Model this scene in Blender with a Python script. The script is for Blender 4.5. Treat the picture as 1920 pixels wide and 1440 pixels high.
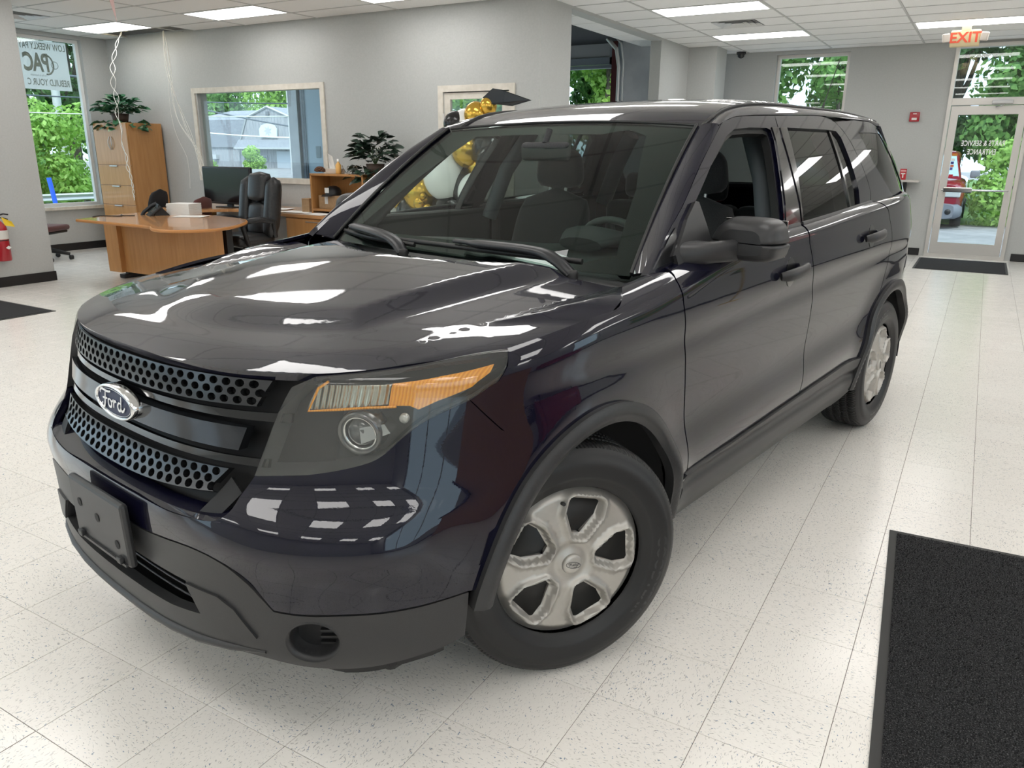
import bpy, bmesh, math, random
import numpy as np
from math import pi, sin, cos, radians
from mathutils import Vector, Matrix
from mathutils.geometry import delaunay_2d_cdt
random.seed(7); rng=np.random.default_rng(7)
for o in list(bpy.data.objects): bpy.data.objects.remove(o)
SC=bpy.context.scene; COL=SC.collection
# ------------------------------------------------------------------ camera, world, sun, exposure
cam=bpy.data.cameras.new('camera'); cam_ob=bpy.data.objects.new('camera',cam); COL.objects.link(cam_ob)
YAW,PITCH,ROLL=-0.531762,0.292306,0.008797
fwd=Vector((sin(YAW)*cos(PITCH),cos(YAW)*cos(PITCH),-sin(PITCH))); rgt=Vector((cos(YAW),-sin(YAW),0)); upv=rgt.cross(fwd)
r2=rgt*cos(ROLL)+upv*sin(ROLL); u2=-rgt*sin(ROLL)+upv*cos(ROLL)
cam_ob.matrix_world=Matrix(((r2.x,u2.x,-fwd.x,2.266386),(r2.y,u2.y,-fwd.y,-1.140553),(r2.z,u2.z,-fwd.z,1.498572),(0,0,0,1)))
cam.sensor_width=36; cam.lens=1451.753/1920*36; cam.clip_start=.05; cam.clip_end=300
SC.camera=cam_ob
SC.view_settings.view_transform='Standard'; SC.view_settings.look='None'; SC.view_settings.gamma=1; SC.view_settings.use_curve_mapping=False
SC.view_settings.exposure=0.1
wd=bpy.data.worlds.new('sky'); SC.world=wd; wd.use_nodes=True
bg=wd.node_tree.nodes['Background']; bg.inputs[0].default_value=(.68,.84,1,1); bg.inputs[1].default_value=2.5
sl=bpy.data.lights.new('sun','SUN'); sl.energy=2.6; sl.angle=radians(12); sl.color=(1,.96,.88)
so=bpy.data.objects.new('sun',sl); COL.objects.link(so); so.rotation_euler=(radians(38),0,radians(28))
try:
    SC.cycles.max_bounces=10; SC.cycles.glossy_bounces=5; SC.cycles.transmission_bounces=8; SC.cycles.transparent_max_bounces=16
    SC.cycles.caustics_reflective=False; SC.cycles.caustics_refractive=False; SC.cycles.sample_clamp_indirect=6
    SC.cycles.use_denoising=True
except Exception: pass
# ------------------------------------------------------------------ materials
MATS={}
def mat(name,color=(.8,.8,.8),rough=.5,metal=0,spec=.5,coat=0,coat_r=.03,emit=None,estr=0,trans=0,ior=1.45,alpha=1,sheen=0):
    if name in MATS: return MATS[name]
    m=bpy.data.materials.new(name); m.use_nodes=True; b=m.node_tree.nodes['Principled BSDF']
    b.inputs['Base Color'].default_value=(*color,1); b.inputs['Roughness'].default_value=rough; b.inputs['Metallic'].default_value=metal
    b.inputs['Specular IOR Level'].default_value=spec; b.inputs['IOR'].default_value=ior
    b.inputs['Coat Weight'].default_value=coat; b.inputs['Coat Roughness'].default_value=coat_r
    b.inputs['Transmission Weight'].default_value=trans; b.inputs['Alpha'].default_value=alpha; b.inputs['Sheen Weight'].default_value=sheen
    if emit: b.inputs['Emission Color'].default_value=(*emit,1); b.inputs['Emission Strength'].default_value=estr
    MATS[name]=m; return m
class NT:
    def __init__(s,m): s.t=m.node_tree; s.b=s.t.nodes['Principled BSDF']
    def n(s,typ,**k):
        nd=s.t.nodes.new(typ)
        for a,v in k.items():
            if a.startswith('i_'): 
                key=a[2:]; key=int(key) if key.isdigit() else key.replace('_',' ')
                nd.inputs[key].default_value=v
            else: setattr(nd,a,v)
        return nd
    def l(s,a,b): s.t.links.new(a,b)
    def math(s,op,a,b=None,c=None):
        nd=s.t.nodes.new('ShaderNodeMath'); nd.operation=op
        for i,v in enumerate((a,b,c)):
            if v is None: continue
            if hasattr(v,'links') or hasattr(v,'is_linked'): s.l(v,nd.inputs[i])
            else: nd.inputs[i].default_value=v
        return nd.outputs[0]
    def mix(s,f,a,b):
        nd=s.t.nodes.new('ShaderNodeMix'); nd.data_type='RGBA'
        for i,v in ((0,f),(6,a),(7,b)):
            if hasattr(v,'is_linked'): s.l(v,nd.inputs[i])
            else: nd.inputs[i].default_value=v if i==0 else (*v,1)
        return nd.outputs[2]
    def ramp(s,f,stops):
        nd=s.t.nodes.new('ShaderNodeValToRGB'); cr=nd.color_ramp
        while len(cr.elements)<len(stops): cr.elements.new(.5)
        for e,(p,c) in zip(cr.elements,stops): e.position=p; e.color=(*c,1) if len(c)==3 else c
        s.l(f,nd.inputs[0]); return nd.outputs[0]
    def bump(s,h,strength=.3,dist=.002):
        nd=s.t.nodes.new('ShaderNodeBump'); nd.inputs['Strength'].default_value=strength; nd.inputs['Distance'].default_value=dist
        s.l(h,nd.inputs['Height']); s.l(nd.outputs[0],s.b.inputs['Normal'])
def noise_mat(name,c1,c2,scale=20,rough=.5,bump=0,bdist=.002,stretch=None,lo=.35,hi=.65,detail=3,coords='Object',**k):
    if name in MATS: return MATS[name]
    m=mat(name,c1,rough,**k); t=NT(m)
    co=t.n('ShaderNodeTexCoord').outputs[coords]
    if stretch:
        mp=t.n('ShaderNodeMapping'); mp.inputs['Scale'].default_value=stretch; t.l(co,mp.inputs[0]); co=mp.outputs[0]
    nz=t.n('ShaderNodeTexNoise'); nz.inputs['Scale'].default_value=scale; nz.inputs['Detail'].default_value=detail; t.l(co,nz.inputs['Vector'])
    c=t.ramp(nz.outputs[0],[(lo,c1),(hi,c2)]); t.l(c,t.b.inputs['Base Color'])
    if bump: t.bump(nz.outputs[0],bump,bdist)
    return m
# ------------------------------------------------------------------ mesh helpers
def link(name,me,m=None,parent=None,loc=None,rot=None):
    o=bpy.data.objects.new(name,me); COL.objects.link(o)
    if m is not None and me is not None and len(me.materials)==0: me.materials.append(m)
    if parent is not None: o.parent=parent
    if loc is not None: o.location=loc
    if rot is not None: o.rotation_euler=rot
    return o
def tag(o,label,cat,group=None):
    o['label']=label; o['category']=cat
    if group: o['group']=group
    return o
def struct(o): o['kind']='structure'; return o
def thing(name,label,cat,loc=(0,0,0),rz=0,group=None):
    o=bpy.data.objects.new(name,None); COL.objects.link(o); o.location=loc; o.rotation_euler=(0,0,rz); o.empty_display_size=.1
    return tag(o,label,cat,group)
def dup(root,loc=None,rz=None,label=None,**k):
    r=root.copy(); COL.objects.link(r)
    if loc is not None: r.location=loc
    if rz is not None: r.rotation_euler=(0,0,rz)
    if label: r['label']=label
    for ch in list(root.children):
        c=ch.copy(); COL.objects.link(c); c.parent=r
        for g in list(ch.children):
            d=g.copy(); COL.objects.link(d); d.parent=c
    return r
class MB:
    """mesh builder collecting verts / faces"""
    def __init__(s): s.v=[]; s.f=[]; s.sm=[]
    def add(s,vs,fs,smooth=False):
        b=len(s.v); s.v.extend([tuple(map(float,p)) for p in vs]); s.f.extend([tuple(b+i for i in f) for f in fs]); s.sm.extend([smooth]*len(fs)); return s
    def box(s,lo,hi,bev=0,M=None):
        x0,y0,z0=lo; x1,y1,z1=hi
        if bev<=0:
            vs=[(x0,y0,z0),(x1,y0,z0),(x1,y1,z0),(x0,y1,z0),(x0,y0,z1),(x1,y0,z1),(x1,y1,z1),(x0,y1,z1)]
            fs=[(3,2,1,0),(4,5,6,7),(0,1,5,4),(1,2,6,5),(2,3,7,6),(3,0,4,7)]
        else:
            bm=bmesh.new(); bmesh.ops.create_cube(bm,size=1)
            for v in bm.verts: v.co=Vector(((x0+x1)/2+v.co.x*(x1-x0),(y0+y1)/2+v.co.y*(y1-y0),(z0+z1)/2+v.co.z*(z1-z0)))
            b=min(bev,.45*min(x1-x0,y1-y0,z1-z0))
            bmesh.ops.bevel(bm,geom=list(bm.edges),offset=b,segments=2,profile=.5,affect='EDGES')
            bm.verts.index_update(); vs=[v.co.copy() for v in bm.verts]; fs=[[v.index for v in f.verts] for f in bm.faces]; bm.free()
        if M is not None: vs=[M@Vector(v) for v in vs]
        return s.add(vs,fs)
    def prism(s,pts,z0,z1,M=None,axis='z'):
        n=len(pts)
        if axis=='z': vs=[(p[0],p[1],z0) for p in pts]+[(p[0],p[1],z1) for p in pts]
        elif axis=='y': vs=[(p[0],z0,p[1]) for p in pts]+[(p[0],z1,p[1]) for p in pts]
        else: vs=[(z0,p[0],p[1]) for p in pts]+[(z1,p[0],p[1]) for p in pts]
        fs=[tuple(range(n-1,-1,-1)),tuple(range(n,2*n))]+[(i,(i+1)%n,n+(i+1)%n,n+i) for i in range(n)]
        if M is not None: vs=[M@Vector(v) for v in vs]
        return s.add(vs,fs)
    def tube(s,pts,r,seg=8,caps=True,flat=None,smooth=True):
        pts=[Vector(p) for p in pts]; n=len(pts); rs=r if hasattr(r,'__len__') else [r]*n
        rings=[]; up=Vector((0,0,1)); prev=None
        for i,p in enumerate(pts):
            t=(pts[min(i+1,n-1)]-pts[max(i-1,0)]).normalized()
            if prev is None:
                a=up if abs(t.z)<.9 else Vector((1,0,0)); x=t.cross(a).normalized()
            else: x=(prev-t*prev.dot(t)).normalized()
            prev=x; y=t.cross(x)
            fx,fy=flat or (1,1)
            rings.append([p+x*cos(2*pi*k/seg)*rs[i]*fx+y*sin(2*pi*k/seg)*rs[i]*fy for k in range(seg)])
        vs=[q for rg in rings for q in rg]; fs=[]
        for i in range(n-1):
            for k in range(seg):
                k2=(k+1)%seg; fs.append((i*seg+k,i*seg+k2,(i+1)*seg+k2,(i+1)*seg+k))
        s.add(vs,fs,smooth)
        if caps: s.add(rings[0],[tuple(range(seg-1,-1,-1))]); s.add(rings[-1],[tuple(range(seg))])
        return s
    def lathe(s,prof,seg=32,M=None,smooth=True,axis='z',full=True):
        n=len(prof); vs=[]
        for k in range(seg):
            a=2*pi*k/seg
            for r,h in prof:
                if axis=='z': v=(r*cos(a),r*sin(a),h)
                elif axis=='x': v=(h,r*cos(a),r*sin(a))
                else: v=(r*cos(a),h,r*sin(a))
                vs.append(v)
        fs=[(k*n+i,((k+1)%seg)*n+i,((k+1)%seg)*n+i+1,k*n+i+1) for k in range(seg) for i in range(n-1)]
        if M is not None: vs=[M@Vector(v) for v in vs]
        return s.add(vs,fs,smooth)
    def grid(s,fn,nu,nv,smooth=True,closeu=False):
        vs=[fn(i/(nu-(0 if closeu else 1)),j/(nv-1)) for i in range(nu) for j in range(nv)]
        fs=[]
        for i in range(nu if closeu else nu-1):
            for j in range(nv-1):
                a=i*nv+j; b=((i+1)%nu)*nv+j; fs.append((a,b,b+1,a+1))
        return s.add(vs,fs,smooth)
    def ball(s,c,r,seg=16,rings=10,sq=(1,1,1),M=None):
        def fn(u,v):
            a=2*pi*u; b=pi*(v-.5); return (c[0]+r*sq[0]*cos(b)*cos(a),c[1]+r*sq[1]*cos(b)*sin(a),c[2]+r*sq[2]*sin(b))
        vs=[fn(i/seg,.002+.996*j/(rings-1)) for i in range(seg) for j in range(rings)]
        fs=[(i*rings+j,((i+1)%seg)*rings+j,((i+1)%seg)*rings+j+1,i*rings+j+1) for i in range(seg) for j in range(rings-1)]
        if M is not None: vs=[M@Vector(v) for v in vs]
        return s.add(vs,fs,True)
    def mesh(s,name):
        me=bpy.data.meshes.new(name); me.from_pydata(s.v,[],s.f); me.polygons.foreach_set('use_smooth',s.sm); me.update(); return me
    def obj(s,name,m,parent=None,loc=None,rot=None,recalc=True,crease=None):
        me=s.mesh(name)
        if recalc:
            bm=bmesh.new(); bm.from_mesh(me); bmesh.ops.recalc_face_normals(bm,faces=bm.faces); bm.to_mesh(me); bm.free()
        return link(name,me,m,parent,loc,rot)
def subsurf(o,lv=2,crease=None):
    md=o.modifiers.new('subdivision','SUBSURF'); md.levels=lv; md.render_levels=lv
    for p in o.data.polygons: p.use_smooth=True
    return o
def soft_box(name,lo,hi,bev,m,parent,seg=3,**k):
    """rounded box, smooth shaded"""
    bm=bmesh.new(); bmesh.ops.create_cube(bm,size=1)
    for v in bm.verts: v.co=Vector(((lo[0]+hi[0])/2+v.co.x*(hi[0]-lo[0]),(lo[1]+hi[1])/2+v.co.y*(hi[1]-lo[1]),(lo[2]+hi[2])/2+v.co.z*(hi[2]-lo[2])))
    bmesh.ops.bevel(bm,geom=list(bm.edges),offset=min(bev,.48*min(hi[i]-lo[i] for i in range(3))),segments=seg,profile=.5,affect='EDGES')
    me=bpy.data.meshes.new(name); bm.to_mesh(me); bm.free()
    for p in me.polygons: p.use_smooth=True
    return link(name,me,m,parent,**k)
def catmull(pts,per=6,closed=False):
    P=[np.array(p,float) for p in pts]; n=len(P); out=[]
    for i in range(n if closed else n-1):
        if closed: a,b,c,d=P[i-1],P[i],P[(i+1)%n],P[(i+2)%n]
        else: a,b,c,d=P[max(i-1,0)],P[i],P[i+1],P[min(i+2,n-1)]
        for k in range(per):
            t=k/per; out.append(.5*((2*b)+(-a+c)*t+(2*a-5*b+4*c-d)*t*t+(-a+3*b-3*c+d)*t**3))
    if not closed: out.append(P[-1])
    return out
def resample(pts,step,closed=True):
    P=np.array(pts,float); out=[]
    n=len(P)
    for i in range(n if closed else n-1):
        a=P[i]; b=P[(i+1)%n]; k=max(1,int(math.ceil(np.linalg.norm(b-a)/step)))
        for j in range(k): out.append(a+(b-a)*j/k)
    if not closed: out.append(P[-1])
    return np.array(out)
def inpoly(pts,poly):
    x,y=pts[:,0],pts[:,1]; r=np.zeros(len(pts),bool); P=np.asarray(poly); n=len(P); j=n-1
    for i in range(n):
        xi,yi=P[i]; xj,yj=P[j]
        c=((yi>y)!=(yj>y))&(x<(xj-xi)*(y-yi)/(yj-yi+1e-15)+xi); r^=c; j=i
    return r
def distpoly(pts,poly):
    P=np.asarray(poly); Q=np.roll(P,-1,0); d=np.full(len(pts),1e9)
    for a,b in zip(P,Q):
        ab=b-a; t=np.clip(((pts-a)@ab)/(ab@ab+1e-15),0,1); d=np.minimum(d,np.linalg.norm(pts-(a+t[:,None]*ab),axis=1))
    return d
def cdt(outer,holes,step,ar=1.0):
    """triangulate polygon with holes in param space; ar scales axis 1"""
    S=np.array([1,ar]); loops=[resample(np.asarray(outer)*S,step)]+[resample(np.asarray(h_)*S,step) for h_ in holes]
    verts=[]; edges=[]
    for L in loops:
        b=len(verts); verts+=L.tolist(); edges+=[(b+i,b+(i+1)%len(L)) for i in range(len(L))]
    lo=loops[0].min(0); hi=loops[0].max(0)
    gx=np.arange(lo[0]+step*.5,hi[0],step); gy=np.arange(lo[1]+step*.43,hi[1],step*.87)
    g=np.array([(x+(step*.5 if j%2 else 0),y) for j,y in enumerate(gy) for x in gx])
    if len(g):
        k=inpoly(g,loops[0])
        for L in loops[1:]: k&=~inpoly(g,L)
        g=g[k]
        for L in loops:
            if len(g): g=g[distpoly(g,L)>step*.4]
        verts+=g.tolist()
    r=delaunay_2d_cdt([Vector(v) for v in verts],edges,[],1,1e-7)
    V=np.array([tuple(v) for v in r[0]]); F=np.array([f for f in r[2] if len(f)==3])
    c=V[F].mean(1); k=inpoly(c,loops[0])
    for L in loops[1:]: k&=~inpoly(c,L)
    F=F[k]
    return V/S,F
def panel(name,surf,outer,m,parent,holes=(),step=.03,ar=1.0,thick=.012,center=(0,1.5,.75),flip_x=1,lift=0.0,h=1e-4):
    """trim a parametric surface to an outline; analytic normals keep reflections smooth; the edge is turned in"""
    V,F=cdt(outer,list(holes),step,ar)
    u,v=V[:,0],V[:,1]; P=surf(u,v)
    du=(surf(u+h,v)-surf(u-h,v)); dv=(surf(u,v+h)-surf(u,v-h)); N=np.cross(du,dv); N/=np.linalg.norm(N,axis=1)[:,None]+1e-15
    c=np.array(center); sgn=np.sign(((P-c)*N).sum(1)); 
    if (sgn<0).sum()>(sgn>0).sum(): N=-N
    P=P+N*lift
    a,b,cc=P[F[:,0]],P[F[:,1]],P[F[:,2]]; fn=np.cross(b-a,cc-a); fl=(fn*N[F].mean(1)).sum(1)<0; F=F.copy(); F[fl]=F[fl][:,::-1]
    if flip_x<0: P=P*[-1,1,1]; N=N*[-1,1,1]; F=F[:,::-1]
    ecount={}
    for f in F:
        for i in range(3):
            e=(int(f[i]),int(f[(i+1)%3])); ecount[e]=1
    bd=[e for e in ecount if (e[1],e[0]) not in ecount]
    verts=P.tolist(); faces=F.tolist(); norms=N[F].reshape(-1,3).tolist()
    if thick>0:
        bv=sorted({i for e in bd for i in e}); idx={i:len(verts)+k for k,i in enumerate(bv)}
        verts+=[(P[i]-N[i]*thick).tolist() for i in bv]
        for i,j in bd:
            q=(j,i,idx[i],idx[j]); faces.append(list(q)); pa,pb,pd=np.array(verts[q[0]]),np.array(verts[q[1]]),np.array(verts[q[3]])
            n=np.cross(pb-pa,pd-pa); n=n/(np.linalg.norm(n)+1e-15); norms+=[n.tolist()]*4
    me=bpy.data.meshes.new(name); me.from_pydata(verts,[],faces); me.polygons.foreach_set('use_smooth',[True]*len(faces)); me.update()
    me.normals_split_custom_set(norms)
    return link(name,me,m,parent)
def text_geo(s,size=1,spacing=1.0,align='CENTER',shear=0,bold=0):
    cu=bpy.data.curves.new('txt','FONT'); cu.body=s; cu.size=size; cu.align_x=align; cu.align_y='CENTER'; cu.space_character=spacing; cu.shear=shear; cu.offset=bold; cu.resolution_u=3
    o=bpy.data.objects.new('txt',cu); COL.objects.link(o); dg=bpy.context.evaluated_depsgraph_get(); dg.update()
    me=o.evaluated_get(dg).to_mesh(); vs=[tuple(v.co) for v in me.vertices]; fs=[tuple(p.vertices) for p in me.polygons]
    o.evaluated_get(dg).to_mesh_clear(); bpy.data.objects.remove(o); bpy.data.curves.remove(cu)
    return vs,fs
def text_obj(name,s,m,parent,fn,size=1,recalc=False,**k):
    vs,fs=text_geo(s,size,**k); b=MB(); b.add([fn(v[0],v[1]) for v in vs],fs); return b.obj(name,m,parent,recalc=recalc)
# ================================================================== ROOM
XL,XG,XR=-9.48,-1.99,7.6; YB,YFAR,YN=6.64,12.5,-7.0; HC=3.05; T=.3048
def plate(name,outer,holes,t0,t1,axis,m,parent=None,step=5.0):
    """flat slab with openings; 2D outline in the two remaining axes"""
    V,F=cdt(outer,holes,step); n=len(V)
    def up(v,t):
        return {'z':(v[0],v[1],t),'y':(v[0],t,v[1]),'x':(t,v[0],v[1])}[axis]
    vs=[up(v,t0) for v in V]+[up(v,t1) for v in V]
    fs=[tuple(f[::-1]) for f in F]+[tuple(n+i for i in f) for f in F]
    ec={}
    for f in F:
        for i in range(3): ec[(int(f[i]),int(f[(i+1)%3]))]=1
    for (i,j) in ec:
        if (j,i) not in ec: fs.append((i,j,n+j,n+i))
    b=MB(); b.add(vs,fs); return b.obj(name,m,parent)
def rect(x0,y0,x1,y1): return [(x0,y0),(x1,y0),(x1,y1),(x0,y1)]
# --- materials
M_WALL=noise_mat('wall_paint_light_grey',(.435,.445,.435),(.46,.47,.46),scale=60,rough=.55,bump=.06,bdist=.001,coords='Object')
M_BASE=mat('rubber_baseboard',(.012,.012,.013),.45)
M_TRIM=noise_mat('painted_trim_cream',(.60,.56,.49),(.68,.64,.57),scale=14,rough=.45)
M_ALU=mat('aluminium_frame',(.62,.60,.57),.38,metal=.55)
M_WHITEF=mat('white_frame',(.74,.74,.72),.4)
M_DARK=mat('dark_gap',(.02,.02,.02),.8)
def glass_mat(name,tint=(1,1,1),rough=0.0,f0=.04,haze=0.0,haze_c=(.5,.5,.5)):
    """thin glass sheet: tinted see-through plus a Schlick mirror term, optional milky haze"""
    m=bpy.data.materials.new(name); m.use_nodes=True; t=m.node_tree; t.nodes.clear(); N=t.nodes.new; L=t.links.new
    o=N('ShaderNodeOutputMaterial'); mx=N('ShaderNodeMixShader'); tr=N('ShaderNodeBsdfTransparent'); gl=N('ShaderNodeBsdfGlossy'); lw=N('ShaderNodeLayerWeight'); lw.inputs[0].default_value=.5
    pw=N('ShaderNodeMath'); pw.operation='POWER'; pw.inputs[1].default_value=5; ma=N('ShaderNodeMath'); ma.operation='MULTIPLY_ADD'; ma.inputs[1].default_value=1-f0; ma.inputs[2].default_value=f0
    L(lw.outputs['Facing'],pw.inputs[0]); L(pw.outputs[0],ma.inputs[0]); tr.inputs[0].default_value=(*tint,1); gl.inputs['Roughness'].default_value=rough
    base=tr.outputs[0]
    if haze>0:
        df=N('ShaderNodeBsdfDiffuse'); df.inputs[0].default_value=(*haze_c,1); hm=N('ShaderNodeMixShader'); hm.inputs[0].default_value=haze; L(tr.outputs[0],hm.inputs[1]); L(df.outputs[0],hm.inputs[2]); base=hm.outputs[0]
    L(ma.outputs[0],mx.inputs[0]); L(base,mx.inputs[1]); L(gl.outputs[0],mx.inputs[2]); L(mx.outputs[0],o.inputs[0]); MATS[name]=m; return m
M_PANE=glass_mat('window_glass',(.93,.97,.96))
# floor tile: cream vinyl composition tile, flecks run along the grain, grain turns a quarter from tile to tile
M_FLOOR=mat('vinyl_floor_tile',(.7,.66,.6),.17,coat=.35,coat_r=.22); t=NT(M_FLOOR)
pos=t.n('ShaderNodeNewGeometry').outputs['Position']; sp=t.n('ShaderNodeSeparateXYZ'); t.l(pos,sp.inputs[0])
ix=t.math('FLOOR',t.math('DIVIDE',sp.outputs[0],T)); iy=t.math('FLOOR',t.math('DIVIDE',sp.outputs[1],T))
par=t.math('FLOORED_MODULO',t.math('ADD',ix,iy),2.0)
def lerp(f,a,b): return t.math('ADD',t.math('MULTIPLY',a,t.math('SUBTRACT',1.0,f)),t.math('MULTIPLY',b,f))
ca=lerp(par,sp.outputs[0],sp.outputs[1]); cb=lerp(par,sp.outputs[1],sp.outputs[0])
def vec(a,b,c): 
    n=t.n('ShaderNodeCombineXYZ')
    for i,v in enumerate((a,b,c)):
        if hasattr(v,'is_linked'): t.l(v,n.inputs[i])
        else: n.inputs[i].default_value=v
    return n.outputs[0]
tid=t.math('ADD',t.math('MULTIPLY',ix,3.17),t.math('MULTIPLY',iy,7.31))
wob=t.n('ShaderNodeTexNoise'); wob.inputs['Scale'].default_value=30; t.l(pos,wob.inputs['Vector'])
cb2=t.math('ADD',cb,t.math('MULTIPLY',wob.outputs[0],.03))
n1=t.n('ShaderNodeTexNoise'); n1.inputs['Scale'].default_value=1; n1.inputs['Detail'].default_value=2; t.l(vec(t.math('MULTIPLY',ca,75),t.math('MULTIPLY',cb2,310),tid),n1.inputs['Vector'])
n2=t.n('ShaderNodeTexNoise'); n2.inputs['Scale'].default_value=1; n2.inputs['Detail'].default_value=1; t.l(vec(t.math('MULTIPLY',ca,95),t.math('MULTIPLY',cb2,190),t.math('ADD',tid,40.0)),n2.inputs['Vector'])
n3=t.n('ShaderNodeTexNoise'); n3.inputs['Scale'].default_value=1.6; n3.inputs['Detail'].default_value=4; t.l(pos,n3.inputs['Vector'])
wn=t.n('ShaderNodeTexWhiteNoise'); wn.noise_dimensions='1D'; t.l(tid,wn.inputs['W'])
f1=t.ramp(n1.outputs[0],[(.625,(0,0,0)),(.665,(1,1,1))]); f2=t.ramp(n2.outputs[0],[(.70,(0,0,0)),(.725,(1,1,1))]); f3=t.ramp(n1.outputs[0],[(.28,(1,1,1)),(.34,(0,0,0))])
base=t.mix(n3.outputs[0],(.80,.765,.71),(.86,.83,.78)); base=t.mix(t.math('MULTIPLY',wn.outputs[0],.35),base,(.88,.86,.81))
c=t.mix(t.math('MULTIPLY',f3,.5),base,(.92,.90,.86)); c=t.mix(t.math('MULTIPLY',f1,.70),c,(.30,.29,.275)); c=t.mix(t.math('MULTIPLY',f2,.85),c,(.16,.235,.32))
t.l(c,t.b.inputs['Base Color'])
sc=t.n('ShaderNodeTexNoise'); sc.inputs['Scale'].default_value=9; sc.inputs['Detail'].default_value=6; t.l(pos,sc.inputs['Vector'])
t.l(t.math('ADD',.13,t.math('MULTIPLY',sc.outputs[0],.16)),t.b.inputs['Roughness']); t.bump(t.n('ShaderNodeTexNoise',i_Scale=14.0).outputs[0],.02,.002)
M_JOINT=mat('tile_joint',(.13,.10,.08),.8)
# ------------------------------------------------------------------ floor
b=MB(); b.box((XL,YN,-.12),(XR,YFAR,-.0022)); floor=struct(b.obj('floor',M_JOINT))
g=.0008
def tile_mesh():
    b=MB(); c=.0006; a=T/2-g
    vs=[(-a,-a,-.003),(a,-a,-.003),(a,a,-.003),(-a,a,-.003),(-a,-a,-c),(a,-a,-c),(a,a,-c),(-a,a,-c),(-a+c,-a+c,0),(a-c,-a+c,0),(a-c,a-c,0),(-a+c,a-c,0)]
    fs=[(0,1,5,4),(1,2,6,5),(2,3,7,6),(3,0,4,7),(4,5,9,8),(5,6,10,9),(6,7,11,10),(7,4,8,11),(8,9,10,11)]
    b.add(vs,fs); me=b.mesh('floor_tile'); me.materials.append(M_FLOOR); return me
FT=tile_mesh(); FV=[tuple(v.co) for v in FT.vertices]; FFc=[tuple(p.vertices) for p in FT.polygons]
def proj_px(p):
    d=Vector(p)-cam_ob.matrix_world.translation; z=d.dot(fwd)
    if z<.2: return None
    return 960+1451.75*d.dot(r2)/z,720-1451.75*d.dot(u2)/z,z
cells=[]
for i in range(int(math.floor(XL/T)),int(math.ceil(XR/T))):
    for j in range(int(math.floor(YN/T)),int(math.ceil(YFAR/T))):
        x,y=(i+.5)*T,(j+.5)*T; p=proj_px((x,y,0)); vis=p is not None and -90<p[0]<2010 and -50<p[1]<1520
        cells.append((p[2] if vis else 99+abs(x)+abs(y),i,j))
cells.sort()
for k,(z,i,j) in enumerate(cells[:300]):
    link('floor_tile',FT,None,floor,((i+.5)*T,(j+.5)*T,0))
b=MB()
for z,i,j in cells[300:]:
    x,y=(i+.5)*T,(j+.5)*T; b.add([(v[0]+x,v[1]+y,v[2]) for v in FV],[FFc[-1]] if z>15 else FFc)
o=b.obj('floor_tile_field',M_FLOOR,floor,recalc=False); o['kind']='stuff'
# ------------------------------------------------------------------ walls
WH=HC+.30
ws={}
ws['back']=plate('wall_back',rect(XL,0,XG,WH),[rect(-7.53,1.08,-5.15,2.28),rect(-3.25,0.01,-2.36,2.14)],YB,YB+.16,'y',M_WALL)
ws['left']=plate('wall_left',rect(YN,0,YB,WH),[rect(1.0,.65,6.24,3.0),rect(-6.2,.65,.2,3.0)],XL-.2,XL,'x',M_WALL)
ws['side']=plate('wall_side',rect(YB+.16,0,11.42,WH),[rect(7.34,.01,10.2,3.02)],XG-.16,XG,'x',M_WALL)
b=MB(); b.box((XG,11.42,0),(-1.55,11.95,WH)); ws['col']=b.obj('wall_corner',M_WALL)
ws['far']=plate('wall_far',rect(XG-.16,0,XR,WH),[rect(-.90,.9,.20,3.0),rect(1.64,.01,2.66,3.0)],YFAR,YFAR+.2,'y',M_WALL)
ws['right']=plate('wall_right',rect(YN,0,YFAR,WH),[rect(4.2,.6,6.2,2.9),rect(-5.5,.6,-1.0,2.9)],XR,XR+.2,'x',M_WALL)
ws['front']=plate('wall_front',rect(XL,0,XR,WH),[rect(-8.4,.5,-5.2,2.9)],YN-.2,YN,'y',M_WALL)
b=MB(); b.box((-7.75,1.9,0),(-6.95,3.94,WH)); ws['stub']=b.obj('wall_stub',M_WALL)
for o in ws.values(): struct(o)
def baseboard(n,lo,hi): b=MB(); b.box(lo,hi,.004); struct(b.obj('baseboard_'+n,M_BASE))
baseboard('back',(XL+.012,YB-.012,0),(-3.37,YB,.11)); baseboard('left',(XL,1,0),(XL+.012,YB,.11)); baseboard('stub',(-6.95,1.89,0),(-6.938,3.952,.11))
baseboard('far_left',(-1.55,YFAR-.012,0),(1.55,YFAR,.11)); baseboard('far_right',(2.76,YFAR-.012,0),(XR,YFAR,.11)); baseboard('right',(XR-.012,YN,0),(XR,YFAR-.012,.11))
# windows -----------------------------------------------------------
def frame_rect(name,axis,at,a0,z0,a1,z1,w,d0,d1,m,parent=None):
    return plate(name,rect(a0,z0,a1,z1),[rect(a0+w,z0+w,a1-w,z1-w)],at+d0,at+d1,axis,m,parent)
def pane(axis,at,a0,z0,a1,z1,parent,m=M_PANE):
    b=MB()
    if axis=='y': b.box((a0,at-.003,z0),(a1,at+.003,z1))
    else: b.box((at-.003,a0,z0),(at+.003,a1,z1))
    return b.obj('pane',m,parent)
def window(n,axis,at,a0,z0,a1,z1,w,m,mull=(),depth=.08,in_=-.015):
    f=struct(frame_rect('window_%d'%n,axis,at,a0,z0,a1,z1,w,in_,in_+depth,m))
    xs=[a0+w]+list(mull)+[a1-w]
    for i in range(len(xs)-1): pane(axis,at+in_+depth*.5,xs[i],z0+w,xs[i+1],z1-w,f)
    for q in mull:
        b=MB()
        if axis=='y': b.box((q-.025,at+in_,z0+w),(q+.025,at+in_+depth,z1-w))
        else: b.box((at+in_,q-.025,z0+w),(at+in_+depth,q+.025,z1-w))
        b.obj('mullion',m,f)
    return f
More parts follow.
